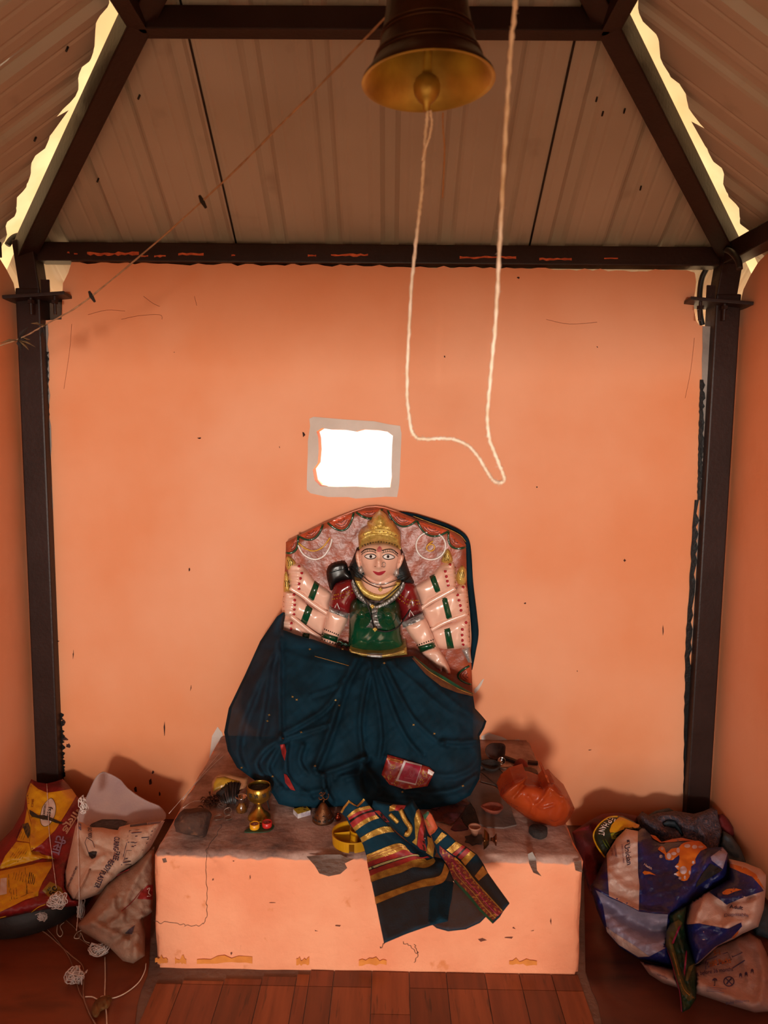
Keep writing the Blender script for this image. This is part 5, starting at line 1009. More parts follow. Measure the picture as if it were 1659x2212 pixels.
# red and yellow rice sack in the corner
Yl = lean(1683, 2.52, 1990, FY(60, 2030)-.01)
g, Sx = sack('rice_sack', S7((245, 300), (300, 325), (365, 335), (430, 320), (490, 298), (535, 345), (590, 425), (640, 470), (660, 700), (640, 1000), (620, 1290), (400, 1310), (200, 1350), (0, 1395), (-130, 1420), (-130, 1000), (0, 790), (100, 690), (185, 540), (205, 420), (215, 360)), Yl, .07, 30, rexw, 'red and yellow printed rice sack slumped against the corner post',
     folds=[(S7((240, 860), (330, 880), (440, 945)), -.020, 7), (S7((240, 650), (235, 860)), .016, 7), (S7((600, 430), (430, 700), (245, 860)), .014, 7), (S7((0, 1000), (200, 950), (440, 930)), -.022, 8), (S7((300, 1215), (420, 1180), (480, 1230)), -.015, 7), (S7((440, 950), (480, 1000), (470, 1150)), .014, 8), (S7((100, 700), (60, 900)), .012, 8), (S7((210, 440), (225, 560), (245, 650)), .010, 6)], wr=.004, seed=12)
dec = lambda pts, m, nm='printed_panel', eps=.0016: decal(nm, pts, Sx, m, g, eps=eps, h=4)
dec(S7((240, 330), (300, 378), (370, 406), (450, 396), (560, 375), (597, 430), (520, 560), (430, 700), (330, 800), (245, 860), (232, 800), (245, 650), (215, 520), (205, 430)), yelw)
dec(S7((212, 530), (243, 655), (230, 795), (130, 780), (190, 650)), yelw); dec(S7((128, 788), (228, 800), (243, 868), (400, 905), (440, 932), (330, 918), (200, 955), (0, 1005), (0, 985), (40, 900)), yelw)
dec(S7((0, 1018), (250, 968), (300, 952), (405, 945), (402, 988), (330, 1110), (300, 1180), (298, 1212), (200, 1240), (100, 1290), (0, 1338), (-120, 1370), (-120, 1050)), yelw); dec(S7((245, 862), (300, 865), (360, 915), (310, 900)), yelw)
dec(S7((390, 1100), (430, 1118), (480, 1150), (495, 1190), (450, 1225), (380, 1220), (330, 1170)), mat('olive_gold_print', 'a8841c', '8a6a1a', 12, .5))
ov = L1((1010, 590), (1070, 640), (1110, 760), (1100, 900), (1050, 1020), (990, 1110), (900, 1155), (830, 1120), (800, 1020), (810, 900), (850, 760), (920, 660)); wsk = mat('white_print', 'd8c4b4', 'c0a898', 10, .6)
decal('oval_label', ov, Sx, wsk, g, eps=.0025, h=3, sm=3); line('oval_outline', ov, Sx, .0007, ink, g, closed=True, eps=.003)
text('lettering', 'fssai', L1((990, 880))[0], 26, 11, 97, Sx, ink, g, eps=.0035); text('lettering', '10020042005', L1((880, 870))[0], 34, 5, 97, Sx, ink, g, eps=.0035)
text('lettering', 'SINCE', L1((645, 690))[0], 18, 5, 95, Sx, rexw, g, eps=.003)
dec(L1((580, 820), (640, 850), (760, 930), (880, 930), (1000, 970), (1160, 1040), (1260, 1080), (1210, 1105), (1100, 1080), (1000, 1040), (800, 1000), (640, 960), (590, 900)), mat('soot_smear', '1c140c', '3c2c12', 90, .9), 'soot_smear', .004)
dec(L1((440, 1110), (560, 1080), (600, 1180), (590, 1330), (560, 1400), (500, 1290)), mat('light_soot', '6a4a14', '2c2010', 80, .9), 'soot_smear', .003)
text('lettering', '50', L2((1060, 960))[0], 22, 11, -60, Sx, ink, g, eps=.0035); text('lettering', 'KG', L2((975, 920))[0], 9, 5, -60, Sx, ink, g, eps=.0035)
try: dv = bpy.data.fonts.load(bpy.utils.system_resource('DATAFILES')+'/fonts/NotoSansDevanagari-Regular.woff2')
except Exception: dv = None
crm = mat('cream_print', 'b8886a', None, rough=.6); lav = mat('lavender_print', '8a7088', None, rough=.6)
text('lettering', 'गोल्ड', L1((1420, 1040))[0], 60, 26, 122, Sx, crm, g, eps=.003, font=dv); text('lettering', 'टीसा', L1((1180, 1530))[0], 42, 24, 105, Sx, lav, g, eps=.003, font=dv)
fine(g, Sx, L1((330, 1380))[0], L1((450, 1080))[0], 4, 5, seed=1); fine(g, Sx, L1((200, 1780))[0], L1((400, 1480))[0], 6, 4.5, seed=2); fine(g, Sx, L2((250, 740))[0], L2((300, 520))[0], 6, 5.5, seed=3)
fine(g, Sx, L2((230, 1140))[0], L2((210, 900))[0], 3, 6, seed=4); fine(g, Sx, L2((560, 820))[0], L2((600, 580))[0], 4, 4, r=.0016, seed=5)
line('printed_frame', L2((170, 630), (180, 880), (200, 1160), (520, 1040), (540, 860)), Sx, .0006, ink, g, sm=0, eps=.002); line('printed_frame', L2((500, 500), (520, 800), (545, 1020), (660, 990)), Sx, .0006, ink, g, sm=0, eps=.002)
dec(L2((10, 715), (135, 700), (135, 1020), (0, 1050)), wsk, 'printed_label', .003)
for c in ((840, 545), (790, 915), (340, 1490), (1350, 750)): speck(g, Sx, L1(c)[0], 1.6, c[0], m=ink)
speck(g, Sx, L2((205, 425))[0], 3, 5, m=ink); speck(g, Sx, L2((800, 330))[0], 3, 6, m=ink)
line('printed_edge', L2((620, 1395), (760, 1290), (910, 1230)), Sx, .0016, yelw, g, eps=.002); line('printed_edge', L2((0, 1500), (120, 1470)), Sx, .0016, yelw, g, sm=0, eps=.002)
# open plaster sack
wps = mat('white_plaster_sack', 'd0aa92', 'c09a82', 10, .6, bump=.25, bscale=140, c3='a47c68', s3=7, lo3=.6, hi3=.8)
lvs = mat('sack_lining', 'cdb2a6', 'b49c9c', 5, .5, trans=.15, bump=.2, bscale=120)
Yp = lean(1780, 2.20, 1945, float(PZ(165, 1945, .098)[1]))
Srice = Sx
g = thing('plaster_sack', PZ(230, 1960, 0.004), 'open white plaster sack printed with dark letters beside the rice sack', 'sack')
_, Sk2 = puff('back_panel', L3((600, 55), (680, 75), (800, 130), (900, 200), (1000, 320), (1180, 450), (1350, 540), (1500, 600), (1590, 700), (1610, 760), (1560, 840), (1290, 900), (880, 980), (500, 960), (250, 900), (205, 760), (240, 640), (330, 480), (420, 280), (500, 130)), lambda x, y: lean(1780, 2.275, 1668, 2.42)(x, y), -.05, 30, lvs, g, back=.003, h=5, sm=2,
     hf=creases([(L3((880, 480), (700, 680), (500, 880)), -.012, 6), (L3((880, 480), (1020, 620), (1300, 800)), .012, 7), (L3((900, 260), (880, 480)), .022, 7), (L3((450, 300), (400, 560)), .018, 6), (L3((560, 120), (520, 300), (640, 480)), .018, 8), (L3((1180, 480), (1250, 700), (1240, 860)), .016, 7), (L3((1000, 380), (1080, 560)), -.016, 7)], lambda x, y: .004*sinus(x, y, 5, 20)))
line('rim_fold', L3((470, 215), (600, 180), (750, 160), (860, 200)), Sk2, .003, wps, g, eps=.004)
puff('ash_fill', L3((380, 935), (480, 890), (560, 860), (700, 850), (880, 870), (960, 900), (880, 990), (700, 990), (500, 960)), lean(1775, 2.275, 1795, 2.215), .01, 8, mat('grey_cement_dust', '5e5e66', '44444c', 60, .95, bump=.8, bscale=150), g, back=.02, h=4)
fp = L3((250, 860), (300, 905), (400, 935), (570, 940), (660, 960), (840, 985), (870, 930), (1030, 890), (1300, 862), (1560, 832), (1450, 1050), (1350, 1230), (1250, 1400), (1100, 1530), (900, 1640), (650, 1890), (500, 2010), (250, 2100), (120, 2095), (0, 1930), (10, 1650), (100, 1250), (170, 920), (205, 850))
_, Sx = puff('front_panel', fp, Yp, .055, 26, wps, g, back=.02, h=4.5, cap=False, bdir=(0, 1, -.6), hf=creases([(L3((250, 1100), (350, 1350), (480, 1370)), -.014, 7), (L3((400, 1600), (600, 1620), (800, 1660)), -.010, 5), (L3((600, 1400), (400, 1600), (170, 2080)), .010, 5), (L3((880, 940), (850, 1300), (900, 1530)), .010, 8), (L3((1080, 900), (1000, 1300), (940, 1530)), .006, 7), (L3((500, 1200), (800, 1330)), -.008, 6)], lambda x, y: .003*sinus(x, y, 31, 22)))
Spl = Sx
SK['plaster_sack'] = dict(g=g, occ=[(resample(fp, 5), lambda x, y: Spl(x, y)+.022+.05*prof(outside(np.array(fp), x, y)[1], 20)), (resample(np.array(L3((600, 55), (680, 75), (800, 130), (900, 200), (1000, 320), (1180, 450), (1350, 540), (1500, 600), (1590, 700), (1610, 760), (1560, 840), (880, 980), (250, 900), (205, 760), (240, 640), (330, 480), (420, 280), (500, 130))), 5), lambda x, y: Sk2(x, y)+.004)])
navy = mat('navy_ink', '2a2444', '1e1a34', 20, .6)
for s_, at, wd2, hh, an in (('CURING-', (820, 1205), 31, 12, 95), ('FREE', (820, 1390), 20, 12, 103), ('READY', (700, 1550), 28, 12, 122), ('PLASTER', (560, 1770), 40, 12, 113)): text('lettering', s_, L3(at)[0], wd2, hh, an, Sx, navy, g, eps=.003)
text('lettering', 'CURING-FREE READY MIX', L3((110, 1740))[0], 54, 4.5, -66, Sx, navy, g, eps=.003); text('lettering', 'ISO 9001', L3((400, 1020))[0], 24, 9, 88, Sx, navy, g, eps=.003)
decal('printed_bar', L3((1040, 895), (1310, 862), (1310, 895), (1040, 928)), Sx, navy, g, eps=.002, h=4); decal('printed_bar', L3((1320, 862), (1545, 838), (1520, 865), (1320, 895)), Sx, mat('grey_ink', '6a6080'), g, eps=.002, h=4); decal('printed_bar', L3((215, 860), (262, 880), (258, 990), (220, 960)), Sx, MATS['grey_ink'], g, eps=.002, h=4)
line('printed_frame', L3((1440, 960), (1030, 990), (900, 1540), (1060, 1530)), Sx, .0009, navy, g, sm=0, eps=.002); line('printed_frame', L3((1370, 1130), (990, 1140)), Sx, .0006, navy, g, sm=0, eps=.002); line('printed_frame', L3((1250, 1300), (980, 1310), (940, 1470)), Sx, .0006, navy, g, sm=0, eps=.002)
for k, (a, b) in enumerate((((1060, 1030), (1400, 1000)), ((1120, 1080), (1380, 1060)), ((1220, 1105), (1340, 1095)), ((1000, 1175), (1110, 1180)), ((1110, 1190), (1340, 1120)), ((1110, 1230), (1310, 1190)), ((1060, 1245), (1100, 1245)), ((930, 1500), (1050, 1480)), ((960, 1440), (1000, 1435)))): line('small_print', L3(a, b), Sx, .0012, navy, g, sm=0, eps=.002, sides=4)
line('printed_frame', L3((350, 1100), (320, 1180), (370, 1330), (480, 1420), (500, 1330), (440, 1160), (350, 1100)), Sx, .0007, navy, g, sm=0, eps=.002)
decal('soot_smear', L3((370, 1340), (440, 1320), (510, 1330), (490, 1410), (430, 1440), (390, 1400)), Sx, ink, g, eps=.0035, h=4)
text('lettering', 'VITO-1XPE', L3((860, 680))[0], 34, 7, 96, Sk2, mat('faded_print', '7c6a80'), g, eps=.004)
decal('base_band', L3((0, 1935), (110, 2060), (80, 2100), (0, 1990)), Sx, navy, g, eps=.002, h=4)
tube('seam_tape', PY(*np.array(spline(L3((400, 1600), (300, 1830), (160, 2080)), 5)).T, Sx(*np.array(spline(L3((400, 1600), (300, 1830), (160, 2080)), 5)).T)), .003, mat('brown_tape', '9c7660'), g, 6, flat=.4)
# limp dirty sack in front
gws = mat('dirty_white_sack', 'a8846e', '90705c', 8, .7, bump=.3, bscale=130, c3='5e463a', s3=14, lo3=.62, hi3=.75)
Ye = lean(1830, 2.13, 2082, FY(280, 2092))
g, Sx = sack('limp_sack', S7((600, 1440), (700, 1330), (830, 1130), (930, 1050), (1060, 960), (1205, 825), (1200, 1100), (1190, 1335), (1115, 1395), (1135, 1500), (1130, 1680), (1040, 1740), (960, 1720), (860, 1620), (770, 1570), (640, 1490)), Ye, .05, 26, gws, 'limp dirty white sack slumped between the plaster sack and the altar', folds=[(S7((880, 1230), (900, 1330), (950, 1360), (880, 1420)), .022, 7), (S7((1180, 900), (1000, 1200), (960, 1400)), .016, 8), (S7((1120, 1380), (1060, 1550), (1060, 1700)), .018, 9), (S7((700, 1420), (850, 1480), (980, 1560)), .014, 8), (S7((1000, 1500), (900, 1560), (850, 1600)), -.014, 7), (S7((950, 1180), (820, 1330), (740, 1400)), .012, 8)], seed=22, wr=.006, back=.06)
Slimp = Sx; decal('torn_hole', S7((975, 1505), (1010, 1470), (1055, 1440), (1030, 1512)), Sx, mat('hole_dark', '4a3a44'), g, eps=.002, h=3); line('seam', S7((820, 1130), (910, 1055), (1010, 1005)), Sx, .0022, redw, g, eps=.001)
decal('printed_panel', S7((1070, 1235), (1100, 1180), (1150, 1130), (1195, 1125), (1192, 1242)), Sx, redw, g, eps=.002, h=4); line('printed_scroll', S7((1150, 1160), (1170, 1150), (1160, 1190), (1180, 1210), (1150, 1215)), Sx, .0012, wsk, g, eps=.003); line('seam', S7((1110, 1160), (1030, 1260), (950, 1330)), Sx, .0012, redw, g, eps=.001)
# ------------------------------------------------ right-hand heap
clo = lambda *a, **k: mat(*a, **k)
dred = mat('dark_red_cloth', '6e1a1a', '4a1214', 12, .8, bump=.3, bscale=120, c3='8e2a4a', s3=9, lo3=.62, hi3=.75)
sack('red_cloth', S8((60, 520), (200, 425), (300, 372), (450, 358), (600, 388), (610, 480), (520, 600), (420, 760), (350, 1000), (200, 1000), (130, 760), (90, 640)), lean(1752, 2.50, 1930, 2.22), .05, 26, dred, 'crumpled dark red cloth wedged between the altar and the blue sack', 'cloth', folds=[(S8((200, 430), (330, 500), (420, 640)), .02, 9), (S8((90, 560), (200, 640), (260, 800)), .02, 9)], seed=41, wr=.008, back=.12)
fuz = mat('grey_purple_wool', '5c5460', '3a3440', 90, .95, bump=1.0, bscale=140, c3='7a5a58', s3=130, lo3=.55, hi3=.62)
dnm = mat('faded_denim', '44525a', '36424a', 10, .85, bump=.3, bscale=200)
sack('denim_cloth', S8((640, 420), (690, 375), (740, 345), (850, 322), (900, 350), (960, 420), (800, 520), (680, 480)), 2.52, .05, 16, dnm, 'blue grey cloth peeping over the back of the wool shawl', 'cloth', seed=42, back=.1)
g, Sx = sack('wool_shawl', S8((590, 400), (630, 350), (690, 385), (760, 362), (900, 345), (1050, 370), (1130, 350), (1200, 318), (1245, 340), (1255, 420), (1290, 530), (1260, 700), (1160, 760), (1000, 720), (780, 660), (660, 560), (600, 450)), lean(1750, 2.46, 1860, 2.30), .06, 26, fuz, 'speckled grey purple wool shawl heaped in the corner', 'shawl', folds=[(S8((620, 380), (720, 460), (820, 520)), .03, 8), (S8((1100, 360), (1080, 450), (1140, 560)), .034, 9), (S8((800, 380), (900, 400), (1000, 480)), .028, 8), (S8((1200, 330), (1220, 450), (1200, 560)), -.015, 7)], seed=43, wr=.008, back=.14)
sack('blue_rag', S8((800, 445), (840, 420), (900, 425), (935, 470), (975, 540), (950, 545), (900, 480), (810, 470)), lean(1770, 2.375, 1805, 2.345), .02, 8, mat('slate_blue_rag', '3e5560', '304450', 12, .8, bump=.3), 'small slate blue rag lying on the wool shawl', 'rag', seed=44, back=.03, h=4)
sack('red_garment', S8((1205, 385), (1290, 368), (1340, 420), (1375, 480), (1385, 545), (1340, 600), (1270, 520), (1240, 440)), lean(1755, 2.47, 1815, 2.42), .03, 12, mat('crimson_cloth', '6e1012', '560c10', 12, .8, bump=.3), 'crimson garment squeezed between the shawl and the side wall', 'garment', seed=45, back=.06, h=4)
sack('denim_trousers', S8((1230, 640), (1280, 500), (1360, 548), (1430, 640), (1475, 750), (1500, 900), (1640, 1100), (1700, 1150), (1700, 1400), (1560, 1360), (1400, 1000), (1290, 700)), lean(1790, 2.40, 2030, 2.02), .05, 20, dnm, 'faded blue trousers hanging down behind the second blue sack', 'trousers', folds=[(S8((1290, 520), (1400, 640), (1470, 760)), .016, 6), (S8((1250, 620), (1380, 740)), -.014, 6)], seed=46, back=.1)
# yellow and green sack
g, Sx = sack('green_sack', S8((228, 530), (260, 470), (320, 415), (400, 382), (470, 388), (560, 430), (625, 482), (640, 560), (520, 700), (400, 820), (320, 728), (270, 660), (238, 590)), lean(1762, 2.34, 1870, 2.20), .035, 20, mat('dark_green_sack', '1c2a16', '141e12', 12, .45, bump=.2, bscale=150), 'yellow and dark green sack lettered in white behind the blue sack', seed=47, back=.08, h=4)
decal('printed_panel', R3((530, 370), (560, 290), (620, 220), (680, 170), (730, 180), (860, 240), (980, 290), (960, 330), (820, 345), (700, 370), (640, 400), (540, 405)), Sx, yelw, g, eps=.002, h=4); decal('printed_panel', R3((545, 420), (700, 375), (800, 350), (870, 340), (760, 380), (620, 500), (560, 500)), Sx, mat('olive_print', '8a8a14', '6e6e12', 14, .5), g, eps=.002, h=4)
for s_, at, an in (('P', (520, 235), 115), ('H', (480, 285), 112), ('A', (440, 325), 108), ('N', (415, 370), 104), ('T', (410, 425), 97), ('E', (575, 200), 120)): text('lettering', s_, R3(at)[0], 6.5, 13, an, Sx, wht, g, eps=.003)
line('printed_edge', R3((650, 165), (520, 180), (400, 260), (320, 360), (290, 450), (320, 560), (390, 680), (465, 775)), Sx, .0032, yelw, g, eps=.001)
for a, b in (((425, 515), (510, 650)), ((465, 505), (540, 630))): line('printed_edge', R3(a, b), Sx, .0018, grnw if 0 else mat('lime_print', '5a7a1c') if 'lime_print' not in MATS else MATS['lime_print'], g, sm=0, eps=.001)
for at in ((890, 350), (680, 415), (610, 460)): text('lettering', 'O', R3(at)[0], 6, 8, 100, Sx, ink, g, eps=.003)
line('printed_edge', R3((600, 430), (720, 370), (880, 325)), Sx, .0014, ink, g, eps=.002)
# blue and white sack, mouth towards the altar
blu = mat('royal_blue_sack', '1a2468', '141a4e', 9, .4, bump=.25, bscale=140, c3='1c1838', s3=4, lo3=.48, hi3=.62)
whs = mat('pearl_white_sack', 'd0b0a2', 'bc9a8c', 12, .4, bump=.25, bscale=140)
lin_ = mat('lavender_sack_lining', '9a90a4', '887e94', 10, .4, bump=.25, bscale=100)
orp = mat('orange_print', 'd2701c', 'b85c18', 12, .5)
Yg = lean(1790, 2.27, 2085, FY(1400, 2092)+.01)
g, Sx = sack('blue_sack', S8((340, 700), (420, 570), (500, 488), (600, 508), (640, 480), (700, 540), (780, 600), (950, 565), (1060, 588), (1160, 648), (1290, 640), (1332, 690), (1342, 800), (1332, 905), (1200, 985), (1095, 1055), (985, 1130), (945, 1300), (925, 1500), (885, 1625), (760, 1592), (600, 1552), (450, 1462), (340, 1332), (260, 1150), (220, 1000), (208, 960), (250, 900), (325, 740)), Yg, .085, 36, blu, 'royal blue and white printed sack gaping open beside the altar',
     folds=[(S8((240, 980), (360, 1045), (500, 1105), (620, 1165), (840, 1190)), .030, 7), (S8((360, 1100), (500, 1220), (700, 1320), (830, 1330)), -.045, 16), (S8((620, 600), (640, 800), (620, 1000), (640, 1150)), .012, 8), (S8((350, 850), (480, 960), (610, 1000)), .012, 8), (S8((1060, 1060), (1180, 900), (1240, 800)), -.02, 9), (S8((900, 700), (980, 900), (880, 1150)), .014, 10), (S8((400, 620), (460, 760)), .010, 7), (S8((1180, 720), (1080, 920), (980, 1060)), .016, 8)], wr=.006, seed=48, back=.12)
D = lambda pts, m, nm='printed_panel', e=.002, **k: decal(nm, S8(*pts), Sx, m, g, eps=e, h=4, **k)
D([(342, 700), (420, 572), (500, 492), (598, 512), (595, 620), (598, 850), (610, 950), (604, 1160), (480, 1098), (362, 1043), (352, 900)], whs)
D([(250, 990), (290, 1012), (360, 1052), (500, 1112), (605, 1168), (740, 1187), (842, 1192), (832, 1300), (822, 1465), (690, 1535), (560, 1500), (390, 1385), (342, 1290), (312, 1120)], lin_, 'lining')
D([(335, 1292), (400, 1340), (560, 1440), (690, 1535), (600, 1540), (440, 1440), (345, 1335)], whs, 'turned_rim', .003)
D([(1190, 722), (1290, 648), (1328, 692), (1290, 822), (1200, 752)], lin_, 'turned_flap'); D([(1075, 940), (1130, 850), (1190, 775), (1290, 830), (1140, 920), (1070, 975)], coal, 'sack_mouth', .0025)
text('lettering', 'Unician', R3((810, 730))[0], 44, 12, 82, Sx, navy, g, eps=.0035, shear=-.2); text('lettering', 'HEALTHCARE', R3((730, 720))[0], 40, 3.2, 84, Sx, mat('pink_grey_ink', '8a6a74'), g, eps=.0035)
text('lettering', 'i', R3((815, 560))[0], 16, 6, 80, Sx, navy, g, eps=.0035); text('lettering', 'customer', R3((620, 680))[0], 26, 5, 80, Sx, MATS['pink_grey_ink'], g, eps=.0035); text('lettering', 'care:', R3((565, 690))[0], 18, 4.5, 80, Sx, MATS['pink_grey_ink'], g, eps=.0035)
# splash motif: orange with white fills
D([(760, 660), (790, 632), (815, 650), (830, 692), (870, 655), (930, 645), (950, 620), (1000, 598), (1090, 590), (1130, 615), (1162, 650), (1110, 672), (1065, 740), (1068, 775), (1032, 800), (1030, 850), (1000, 912), (950, 915), (930, 882), (892, 862), (930, 835), (898, 800), (928, 770), (935, 705), (880, 748), (825, 742), (815, 700)], orp, 'splash_print', .0025, sm=2)
for c, rx, ry in (((850, 715), 20, 26), ((890, 695), 22, 14), ((925, 668), 14, 22), ((1000, 632), 26, 16), ((1060, 640), 22, 16), ((1110, 640), 22, 10), ((968, 830), 30, 34), ((915, 800), 14, 8), ((1020, 850), 8, 18), ((940, 895), 12, 12), ((980, 890), 9, 16), ((1048, 768), 10, 14), ((795, 655), 12, 12), ((905, 862), 14, 7)): decal('splash_fill', [S8((c[0]+rx*math.cos(t), c[1]+ry*math.sin(t)))[0] for t in ang[::3]], Sx, mat('lilac_white_print', 'c4aeb2') if 'lilac_white_print' not in MATS else MATS['lilac_white_print'], g, eps=.0038, h=3)
D([(700, 540), (740, 550), (790, 600), (880, 575), (960, 566), (1060, 590), (960, 590), (880, 600), (780, 605), (720, 570)], orp, 'splash_print', .003)
D([(635, 850), (650, 835), (700, 845), (745, 872), (690, 862), (650, 868)], orp, 'slipper_print', .003); text('lettering', 'Health', S8((680, 800))[0], 20, 5, 32, Sx, whs, g, eps=.0035); text('lettering', '®', S8((785, 718))[0], 7, 7, 0, Sx, whs, g, eps=.0035)
# second blue and white sack
Yh = lean(1855, 2.16, 2085, FY(1520, 2110))
g, Sx = sack('diaper_sack', S8((1340, 738), (1470, 768), (1600, 820), (1645, 870), (1640, 1000), (1625, 1150), (1580, 1292), (1450, 1350), (1380, 1392), (1250, 1450), (1092, 1592), (1060, 1604), (1000, 1400), (980, 1270), (998, 1180), (1022, 1085), (1066, 1032), (1150, 1008), (1335, 905), (1345, 800)), Yh, .075, 30, whs, 'white sack with blue and orange print leaning against the side wall', folds=[(S8((1150, 1020), (1120, 1130), (1060, 1270)), .022, 9), (S8((1180, 1020), (1260, 1120), (1340, 1200)), -.02, 9), (S8((1440, 1060), (1360, 1180), (1330, 1310)), .018, 10), (S8((1640, 1000), (1480, 1060), (1330, 1110)), -.018, 8), (S8((1100, 1265), (1250, 1290), (1440, 1260)), .014, 7), (S8((1580, 900), (1560, 1100), (1500, 1280)), .014, 10)], wr=.006, seed=49, back=.12)
D([(1345, 805), (1430, 843), (1530, 884), (1600, 962), (1625, 1000), (1440, 1060), (1320, 1112), (1280, 1080), (1225, 1042), (1180, 1008), (1332, 905)], blu); D([(1348, 775), (1480, 812), (1560, 862), (1632, 985), (1600, 962), (1530, 884), (1430, 843), (1346, 805)], orp)
D([(976, 1275), (1100, 1265), (1330, 1310), (1440, 1258), (1447, 1290), (1362, 1382), (1222, 1460), (1092, 1580), (1062, 1600), (1000, 1420)], blu); D([(1362, 1382), (1420, 1320), (1415, 1350), (1380, 1388)], orp)
D([(1285, 1010), (1320, 985), (1380, 975), (1445, 990), (1390, 1005), (1330, 1030), (1290, 1028)], orp, 'splash_print', .003); text('lettering', 'Adult', S8((1400, 1132))[0], 30, 8, 8, Sx, navy, g, eps=.0035); text('lettering', 'Disposable', S8((1400, 1195))[0], 52, 9, 0, Sx, MATS['faded_print'], g, eps=.0035, bend=-2)
# printed sack flat on the floor
Yi = lambda x, y: np.minimum(lean(2000, 2.06, 2180, FY(1560, 2186))(x, y), PZ(np.asarray(x, float), np.asarray(y, float), .01)[..., 1])
g, Sx = sack('carton_sack', S8((615, 1575), (760, 1600), (890, 1630), (1080, 1600), (1210, 1450), (1370, 1390), (1500, 1335), (1600, 1400), (1645, 1500), (1720, 1700), (1740, 1950), (1660, 1985), (1550, 1992), (1350, 1932), (1080, 1842), (950, 1802), (800, 1752), (690, 1682)), Yi, .06, 30, mat('pinkish_white_sack', 'b8958a', 'a68276', 10, .55, bump=.3, bscale=130), 'printed white sack with care symbols lying lowest in the heap', folds=[(S8((1400, 1420), (1480, 1560), (1520, 1750)), .014, 10), (S8((1560, 1420), (1620, 1650), (1600, 1900)), .018, 9), (S8((1100, 1750), (1300, 1850), (1550, 1930)), .012, 10), (S8((700, 1640), (850, 1720), (950, 1760)), .012, 8)], wr=.005, seed=50, back=.10)
pk2 = mat('purple_ink', '3a2a4c', None, rough=.7)
for s_, at, wd2, hh, an, m_ in (('280 Packs', (1265, 1578), 48, 12, -12, orp), ('S-l', (1240, 1500), 14, 11, -10, orp), ('Quantity', (1110, 1590), 34, 11, -8, pk2), ('Best before 36 months', (1200, 1655), 92, 9, -8, pk2), ('Baby Diapers', (1410, 1905), 50, 8, -8, MATS['faded_print']), ('Quality', (800, 1695), 24, 5, 22, pk2)): text('lettering', s_, S8(at)[0], wd2, hh, an, Sx, m_, g, eps=.007, bend=-1.5)
line('printed_frame', S8((1150, 1640), (1155, 1560), (1200, 1550), (1330, 1500), (1360, 1560), (1250, 1600), (1170, 1620)), Sx, .0008, pk2, g, sm=0, eps=.002); line('printed_frame', S8((1320, 1430), (1370, 1540), (1450, 1500)), Sx, .0008, pk2, g, sm=0, eps=.002)
cc = S8((1340, 1738))[0]; line('care_symbol', [(cc[0]+11*math.cos(t), cc[1]+10*math.sin(t)) for t in ang], Sx, .0013, pk2, g, sm=0, eps=.002, closed=True); line('care_symbol', [(cc[0]-7, cc[1]-7), (cc[0]+7, cc[1]+7)], Sx, .0013, pk2, g, sm=0, eps=.002); line('care_symbol', [(cc[0]+5, cc[1]-6), (cc[0]-1, cc[1]), (cc[0]-5, cc[1]+6)], Sx, .0016, pk2, g, sm=0, eps=.002)
cu = S8((1225, 1735))[0]; decal('care_symbol', [(cu[0]-6, cu[1]-1), (cu[0]-4, cu[1]-5), (cu[0], cu[1]-7), (cu[0]+4, cu[1]-5), (cu[0]+6, cu[1]-1)], Sx, pk2, g, eps=.002, h=3); line('care_symbol', [(cu[0], cu[1]-1), (cu[0], cu[1]+9), (cu[0]-2, cu[1]+10)], Sx, .0009, pk2, g, sm=0, eps=.002)
for x, y in ((1435, 1690), (1480, 1680), (1530, 1655)): c = S8((x, y))[0]; decal('care_symbol', [(c[0]-3, c[1]+6), (c[0]-3, c[1]-3), (c[0], c[1]-6), (c[0]+3, c[1]-3), (c[0]+3, c[1]+6), (c[0]+1, c[1]+1), (c[0]-1, c[1]+1)], Sx, pk2, g, eps=.002, h=3)
fine(g, Sx, S8((1160, 1785))[0], S8((1330, 1800))[0], 3, 4, r=.0007, m=MATS['faded_print'], seed=9); fine(g, Sx, S8((1370, 1630))[0], S8((1470, 1565))[0], 1, 4, r=.0014, m=pk2, seed=10)
# green scarf hanging out of the sack
g, Sx = sack('green_scarf', S8((842, 1190), (920, 1150), (992, 1125), (976, 1270), (990, 1400), (1062, 1590), (1082, 1700), (1072, 1882), (1020, 1962), (960, 1992), (944, 1900), (938, 1830), (900, 1720), (868, 1560), (818, 1440), (830, 1330), (858, 1270)), lambda x, y: lean(1970, 1.965, 2180, FY(1480, 2190)-.006)(x, y), .02, 14, mat('dark_green_silk', '15381c', '0e2a16', 12, .5, bump=.3, bscale=200), 'green and olive striped scarf trailing out of the blue sack to the floor', 'scarf', folds=[(S8((900, 1250), (960, 1450), (1000, 1700), (1040, 1900)), .014, 6), (S8((850, 1400), (900, 1600), (960, 1850)), .014, 6), (S8((940, 1300), (1000, 1500)), -.01, 5)], seed=51, back=.012, h=4)
olv = mat('olive_silk', '5a5428', '46401e', 20, .5); mag = mat('magenta_trim', '8a1c44', None, rough=.6)
D([(858, 1272), (930, 1235), (960, 1260), (900, 1380), (880, 1430), (920, 1560), (960, 1700), (1000, 1800), (1060, 1870), (1010, 1900), (960, 1840), (905, 1700), (870, 1560), (822, 1440), (832, 1335)], olv, 'silk_band'); D([(930, 1290), (950, 1280), (900, 1400), (890, 1430), (870, 1430)], mag, 'silk_trim', .003); D([(990, 1480), (1000, 1500), (980, 1700), (970, 1660)], mag, 'silk_trim', .003); D([(1010, 1620), (1060, 1590), (1000, 1740), (985, 1730)], olv, 'silk_band', .003)
